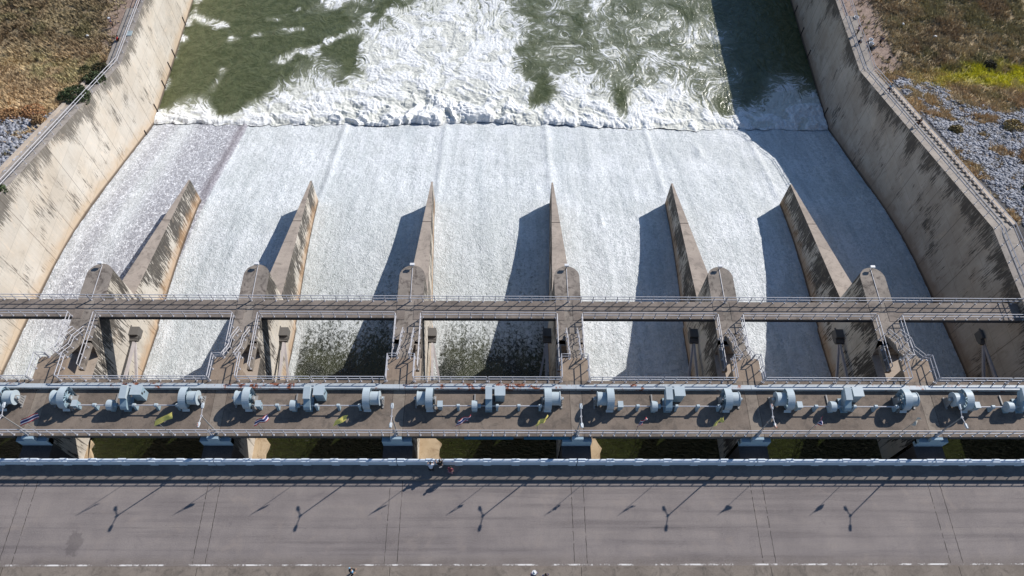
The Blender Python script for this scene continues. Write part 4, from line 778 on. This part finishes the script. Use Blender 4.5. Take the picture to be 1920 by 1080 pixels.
# ------------------------------------------------------------------ people
SK = {}
def skin(c): return flat('skin_tone', c, 0.6, 0.1)
M['skin'] = skin((0.42, 0.25, 0.17)); M['hair'] = flat('black_hair', (0.012, 0.01, 0.01), 0.5)
def cloth(n, c):
    if n not in M: M[n] = flat(n, c, 0.85, 0.25)
    return M[n]
def skinned(name, pts, edges, radii, mat, parent, sub=1, root_i=0):
    me = bpy.data.meshes.new(name); me.from_pydata(pts, edges, []); o = link(name, me, parent)
    sk = o.modifiers.new('skin', 'SKIN'); sk.use_smooth_shade = True
    for i, r in enumerate(radii): me.skin_vertices[0].data[i].radius = r if isinstance(r, tuple) else (r, r)
    me.skin_vertices[0].data[root_i].use_root = True
    if sub: s = o.modifiers.new('sub', 'SUBSURF'); s.levels = sub; s.render_levels = sub
    me.materials.append(mat); return o
def person(loc, rz, label, shirt, trousers, hat=None, pose='stand', hgt=1.68, hair=None, bend=0.0, arms='down'):
    root = thing('person', label, 'person', loc, None, rz); s = hgt / 1.7
    # joints (facing +y)
    hipz = 0.90; kz = 0.48
    J = {}
    if pose == 'crouch':
        hipz = 0.32; J['kl'] = (-0.16, 0.30, 0.50); J['kr'] = (0.16, 0.30, 0.50); J['al'] = (-0.12, 0.02, 0.08); J['ar'] = (0.12, 0.02, 0.08); hip = (0, -0.12, hipz)
    elif pose == 'stride':
        J['kl'] = (-0.10, 0.20, 0.50); J['kr'] = (0.10, -0.02, 0.47); J['al'] = (-0.10, 0.26, 0.08); J['ar'] = (0.10, -0.34, 0.12); hip = (0, 0, hipz)
    else:
        J['kl'] = (-0.11, 0.03, kz); J['kr'] = (0.11, 0.0, kz); J['al'] = (-0.13, 0.0, 0.08); J['ar'] = (0.13, 0.0, 0.08); hip = (0, 0, hipz)
    hx, hy, hz = hip; b = bend
    def up(h, dx=0, dy=0): return (hx + dx, hy + h * math.sin(b) + dy * math.cos(b), hz + h * math.cos(b) - dy * math.sin(b))
    pts = [hip, up(0.22), up(0.42), up(0.52), up(0.60), up(0.70, 0, 0.01), up(0.79, 0, 0.0)]; e = [(0, 1), (1, 2), (2, 3), (3, 4), (4, 5), (5, 6)]; r = [(.15, .12), (.14, .11), (.17, .12), (.09, .08), (.058, .062), (.075, .092), (.07, .085)]
    def add(p, fr, rad): pts.append(p); e.append((fr, len(pts) - 1)); r.append(rad); return len(pts) - 1
    hands = []; elb = []
    for sd, k in ((-1, 'l'), (1, 'r')):
        t_ = add((hx + sd * 0.10, hy, hz - 0.08), 0, (.09, .09)); kn = add(tuple(J['k' + k]), t_, (.062, .065)); an = add(tuple(J['a' + k]), kn, (.042, .045)); add((J['a' + k][0], J['a' + k][1] + 0.15, 0.04), an, (.042, .03))
    sh = []
    for sd in (-1, 1):
        a = add(up(0.46, sd * 0.19), 2, (.06, .06))
        if arms == 'rail': el = up(0.28, sd * 0.27, 0.16); wr = up(0.27, sd * 0.22, 0.40)
        elif arms == 'out' and sd < 0: el = up(0.42, sd * 0.42, 0.12); wr = up(0.45, sd * 0.55, 0.3)
        else: el = up(0.20, sd * 0.26, -0.03); wr = up(-0.04, sd * 0.27, 0.08)
        q = add(el, a, (.042, .042)); v = add(wr, q, (.03, .028)); d = (Vector(wr) - Vector(el)).normalized(); pm = add(tuple(Vector(wr) + d * 0.08), v, (.038, .02)); hands.append((Vector(wr) + d * 0.09, d, sd)); sh.append((a, q, v)); elb.append(el)
    body = skinned('body', pts, e, r, M['skin'], root, 1)
    for hp, d, sd in hands:
        side = Vector((1, 0, 0)); 
        for f in range(5):
            off = (f - 1.5) * 0.018 if f < 4 else sd * -0.03; L = (0.07, 0.08, 0.075, 0.06, 0.05)[f]; st = hp + side * off - (d * 0.05 if f == 4 else Vector((0, 0, 0))); 
            dd = d if f < 4 else (d + side * (-sd) * 0.8).normalized(); m = MB(); m.tube([st - dd * 0.02, st + dd * L * 0.5, st + dd * L + Vector((0, 0.012, -0.008))], 0.009, 5, 0.007); m.obj('finger', M['skin'], root)
    # shirt: torso + sleeves
    sp = [up(-0.02), up(0.22), up(0.43), up(0.53)]; se = [(0, 1), (1, 2), (2, 3)]; sr = [(.175, .145), (.165, .13), (.195, .14), (.10, .09)]
    for n_, sd in enumerate((-1, 1)):
        sp += [up(0.46, sd * 0.20), tuple(Vector(up(0.46, sd * 0.20)).lerp(Vector(elb[n_]), 0.8))]; k = len(sp); se += [(2, k - 2), (k - 2, k - 1)]; sr += [(.08, .08), (.062, .062)]
    skinned('shirt', sp, se, sr, shirt, root, 1, 1)
    tp = [(hx, hy, hz + 0.04)]; te = []; tr = [(.18, .15)]
    for sd, k in ((-1, 'l'), (1, 'r')):
        a0 = (hx + sd * 0.10, hy, hz - 0.08); kk = J['k' + k]; aa = tuple(Vector(kk).lerp(Vector(J['a' + k]), 0.9)); n0 = len(tp); tp += [a0, tuple(kk), aa]; te += [(0, n0), (n0, n0 + 1), (n0 + 1, n0 + 2)]; tr += [(.115, .11), (.085, .088), (.06, .062)]
    skinned('trousers', tp, te, tr, trousers, root, 1, 0)
    # face
    hc = Vector(up(0.735, 0, 0.0)); fw = Vector((0, math.cos(b), -math.sin(b))); upv = Vector((0, math.sin(b), math.cos(b))); m = MB()
    m.tube([hc + fw * 0.085 + upv * 0.0, hc + fw * 0.12 - upv * 0.03], 0.014, 5); m.obj('nose', M['skin'], root)
    m = MB()
    for sd in (-1, 1): m.tube([hc + Vector((sd * 0.033, 0, 0)) + fw * 0.085 + upv * 0.02, hc + Vector((sd * 0.033, 0, 0)) + fw * 0.096 + upv * 0.02], 0.010, 6)
    m.tube([hc + Vector((-.022, 0, 0)) + fw * 0.088 - upv * 0.055, hc + Vector((.022, 0, 0)) + fw * 0.088 - upv * 0.055], 0.006, 5); m.obj('eyes_and_mouth', M['dark'], root)
    # hair or hat
    m = MB(); n = 12; vs = []; 
    for j in range(5):
        el_ = j / 4 * math.pi * 0.5
        for k in range(n):
            a = 2 * math.pi * k / n; rr = 0.105 * math.cos(el_) + 0.001; p = hc + upv * (0.03 + 0.10 * math.sin(el_)) + Vector((1, 0, 0)) * rr * math.cos(a) * 0.9 + fw * (rr * math.sin(a) * 1.12 - 0.012); vs.append(p)
    fs = [(j * n + k, j * n + (k + 1) % n, (j + 1) * n + (k + 1) % n, (j + 1) * n + k) for j in range(4) for k in range(n)]; m.add(vs, fs, True)
    if hat:
        vs = [hc + upv * 0.035 + Vector((1, 0, 0)) * rr * math.cos(2 * math.pi * k / n) + fw * rr * math.sin(2 * math.pi * k / n) for rr in (0.1, 0.19) for k in range(n)]; m.add(vs, [(k, (k + 1) % n, n + (k + 1) % n, n + k) for k in range(n)])
        m.obj('hat', hat, root)
    else:
        m.tube([hc + upv * 0.05 - fw * 0.06, hc - upv * 0.07 - fw * 0.075], 0.07, 8, 0.05); m.obj('hair', hair or M['hair'], root)
    root.scale = (s, s, s); return root
c_w = cloth('white_shirt', (0.62, 0.65, 0.72)); c_b = cloth('black_cloth', (0.02, 0.02, 0.022)); c_n = cloth('navy_cloth', (0.03, 0.045, 0.10)); c_p = cloth('maroon_cloth', (0.16, 0.035, 0.06)); c_lb = cloth('light_blue_cloth', (0.22, 0.45, 0.65)); c_g = cloth('grey_cloth', (0.2, 0.2, 0.22)); c_r = cloth('red_cloth', (0.5, 0.03, 0.03)); c_v = cloth('violet_cloth', (0.2, 0.16, 0.26)); c_hat = cloth('white_hat', (0.7, 0.7, 0.7)); c_pk = cloth('pink_cloth', (0.42, 0.22, 0.25))
person((-4.75, 1.35, 0.3), 0.1, 'person in a loose white shirt and dark trousers leaning at the blue parapet', c_w, c_b, bend=0.35, arms='rail')
person((-3.95, 1.62, 0.3), 0.5, 'person in a black top and pale trousers standing against the blue parapet', c_b, c_g, bend=0.2, arms='rail')
person((-3.1, 1.12, 0.3), -0.3, 'person in maroon and pink clothes standing beside the two at the parapet', c_p, c_pk, bend=0.15, hgt=1.6)
person((-10.65, -6.95, 0.12), -0.8, 'person with black hair and light blue shirt at the bottom road edge', c_lb, c_b, pose='stride')
person((3.85, -7.2, 0.12), 0.2, 'person in white hat and violet top at the bottom road edge', c_v, c_g, hat=c_hat)
person((4.75, -7.35, 0.12), 0.4, 'person in navy clothes beside the white hatted one at the road edge', c_n, c_n)
person((-55.7, 71.0, float(bank_z(-55.7, 71))), -1.5, 'person in white hat and navy shirt standing on dry grass by the left wall', c_n, c_b, hat=c_hat, arms='out')
person((-54.2, 68.0, float(bank_z(-54.2, 68))), -1.5, 'person in red top crouching on the left path', c_r, c_b, pose='crouch', bend=0.5)
person((56.9, 69.0, float(bank_z(56.9, 69))), 1.9, 'person in dark navy clothes standing alone on the right bank dirt', c_n, c_b)
person((53.9, 70.9, -11.56), 1.4, 'person in violet top on the right path near the white tubs', c_v, c_b, bend=0.3, arms='rail')
person((53.85, 69.0, -11.56), 1.2, 'person in grey sitting low on the right path near the white tubs', c_g, c_n, pose='crouch', bend=0.4)
person((53.8, 56.8, float(ztop(56.8)) - .06), 0.4, 'person in light blue shirt walking on the sloping right path', c_lb, c_n, pose='stride')
person((53.6, 47.6, float(ztop(47.6)) - .06), 0.2, 'person in black walking lower on the sloping right path', c_b, c_b, pose='stride')
# tubs and bits
def tub(x, y, lab, mat, r=0.3):
    z = float(bank_z(x, y)); root = thing('tub', lab, 'tub', (x, y, z), 'tubs and baskets left on the right bank'); n = 18; m = MB()
    ring = [(q * math.cos(2 * math.pi * k / n), q * math.sin(2 * math.pi * k / n), h) for q, h in ((r * 0.85, 0), (r, 0.32), (r * 1.12, 0.34), (r * 1.12, 0.30), (r * 0.9, 0.28), (r * 0.75, 0.03)) for k in range(n)]
    m.add(ring, [(j * n + k, j * n + (k + 1) % n, (j + 1) * n + (k + 1) % n, (j + 1) * n + k) for j in range(5) for k in range(n)], True); m.obj('tub_wall', mat, root)
    m = MB(); m.add([(r * 0.75 * math.cos(2 * math.pi * k / n), r * 0.75 * math.sin(2 * math.pi * k / n), 0.05) for k in range(n)], [tuple(range(n))]); m.obj('tub_floor', M['dark'] if r < 0.35 else M['white'], root)
tub(54.75, 74.6, 'white round tub standing alone high on the right bank', M['white'], 0.34)
tub(55.6, 68.9, 'white round tub nearest the person in dark clothes', M['white'], 0.34)
tub(55.75, 69.7, 'white round tub just behind another white tub', M['white'], 0.3)
tub(55.2, 67.9, 'small dark round basket on the dirt by the right path', M['dark'], 0.22)
tub(57.6, 66.0, 'small dark round basket farther out on the right bank dirt', M['dark'], 0.2)
# litter specks: pale stones on the grass
for x, y, lab in ((61.5, 73.2, 'small pale stone in brown grass high on the right bank'), (65.6, 70.6, 'small pale stone in brown grass in the middle of the right bank'), (-58.6, 68.6, 'small pale stone in brown grass on the left bank')):
    V, F, Cc = rocks(1, 1, 0, 0.01, 0, 0.01, (0.2, 0.22), mask=False); V = V - V.mean(0) + np.array([0, 0, 0.12]); o = link('pale_stone', soup_mesh('pale_stone', V, F, M['white'], Cc)); o.location = (x, y, float(bank_z(x, y)) + 0.25); setp(o, lab, 'stone')
# shrubs by the left rail and grass clumps
t = NT('shrub_leaf'); cc = t.attr('Col', 'Color'); M['leaf'] = t.out(cc, 0.7)
def shrub(x, y, r, h, lab, c=(0.045, 0.065, 0.025), nleaf=900, name='shrub', cat='shrub', z=None):
    z = float(bank_z(x, y)) if z is None else z; root = thing(name, lab, cat, (x, y, z)); n = nleaf
    th = rng.random(n) * 6.283; rad = r * rng.random(n) ** 0.45; lob = 0.65 + 0.5 * fbm(np.cos(th) * 2 + 5 + x, np.sin(th) * 2 + 5, 81, 2); hh = h * rng.random(n) ** 0.6 * np.sqrt(np.clip(1 - (rad / r) ** 2, 0.05, 1))
    P = np.stack([rad * lob * np.cos(th), rad * lob * np.sin(th), hh], -1); a = rng.normal(size=(n, 3)); a /= np.linalg.norm(a, axis=1)[:, None]; b_ = rng.normal(size=(n, 3)); b_ = np.cross(a, b_); b_ /= np.linalg.norm(b_, axis=1)[:, None]
    s1 = (0.10 + 0.08 * rng.random((n, 1))); V = np.stack([P - a * s1, P + b_ * s1 * 0.45, P + a * s1, P - b_ * s1 * 0.45], 1).reshape(-1, 3); F = np.arange(4 * n).reshape(-1, 4)
    C_ = np.array(c) * (0.5 + 1.1 * rng.random((n, 1))); link('foliage', soup_mesh('foliage', V, F, M['leaf'], np.repeat(C_, 4, 0)), root)
    m = MB()
    for k in range(6): a_ = k * 1.05; m.tube([(0, 0, -0.1), (0.3 * r * math.cos(a_), 0.3 * r * math.sin(a_), h * 0.45), (0.7 * r * math.cos(a_), 0.7 * r * math.sin(a_), h * 0.75)], 0.035, 5, 0.012)
    m.obj('stems', flat('stem_wood', (0.12, 0.085, 0.055)) if 'stemw' not in M else M['stemw'], root)
M['stemw'] = flat('stem_wood', (0.12, 0.085, 0.055))
shrub(-54.2, 53.0, 2.3, 1.6, 'largest dark green shrub growing through the left handrail', nleaf=2200)
shrub(-53.9, 58.0, 1.7, 1.3, 'dark green shrub above the largest one at the left handrail', nleaf=1300)
shrub(-54.6, 61.5, 1.3, 1.0, 'small dull shrub just below the bend of the left handrail', (0.05, 0.05, 0.022), nleaf=700)
shrub(-56.5, 61.0, 1.0, 0.8, 'low dull green bush on dry grass left of the rail bend', (0.07, 0.075, 0.03), nleaf=500)
shrub(-53.3, 32.5, 1.0, 0.7, 'green bush cut by the left edge below the handrail', nleaf=500)
shrub(72.0, 64.8, 1.0, 0.7, 'dark bush above the yellow green grass patch', (0.045, 0.04, 0.022), nleaf=600)
for k, (x, y, r, c, lab) in enumerate(((66.4, 48.0, 1.5, (0.30, 0.22, 0.09), 'tan grass clump among riprap, largest in the upper group'), (68.0, 45.6, 1.2, (0.30, 0.21, 0.10), 'tan grass clump just below the largest one in the riprap'), (67.6, 42.6, 1.6, (0.24, 0.18, 0.09), 'olive tan grass clump at the right edge of the riprap'), (58.6, 47.0, 0.9, (0.26, 0.2, 0.09), 'small tan clump beside the right path kerb'), (70.6, 41.8, 1.2, (0.27, 0.2, 0.09), 'tan clump cut by the right frame edge'), (61.6, 30.8, 1.0, (0.27, 0.21, 0.10), 'small tan clump low on the riprap'), (60.4, 34.0, 0.8, (0.2, 0.19, 0.08), 'little olive clump low beside the path kerb'),
    (-57.8, 49.0, 1.7, (0.36, 0.19, 0.09), 'reddish tan grass clump beside left riprap, largest'), (-60.3, 48.2, 1.5, (0.33, 0.19, 0.09), 'reddish grass clump at the left frame edge'), (-56.0, 47.0, 1.0, (0.32, 0.2, 0.1), 'small reddish clump near the left handrail'))):
    shrub(x, y, r, 0.9, lab, c, 900, 'grass_clump', 'grass clump')
# white light pole base on left wall path
m = MB(); m.box(-0.7, 0.7, -0.5, 0.5, 0, 0.12); o = m.obj('pale_mat', cloth('pale_blue_cloth', (0.35, 0.42, 0.44))); o.location = (-52.85, 69.4, -11.49); setp(o, 'crumpled pale blue sheet on the wall top by the left handrail', 'sheet')
o.scale = (0.5, 1, 0.6)
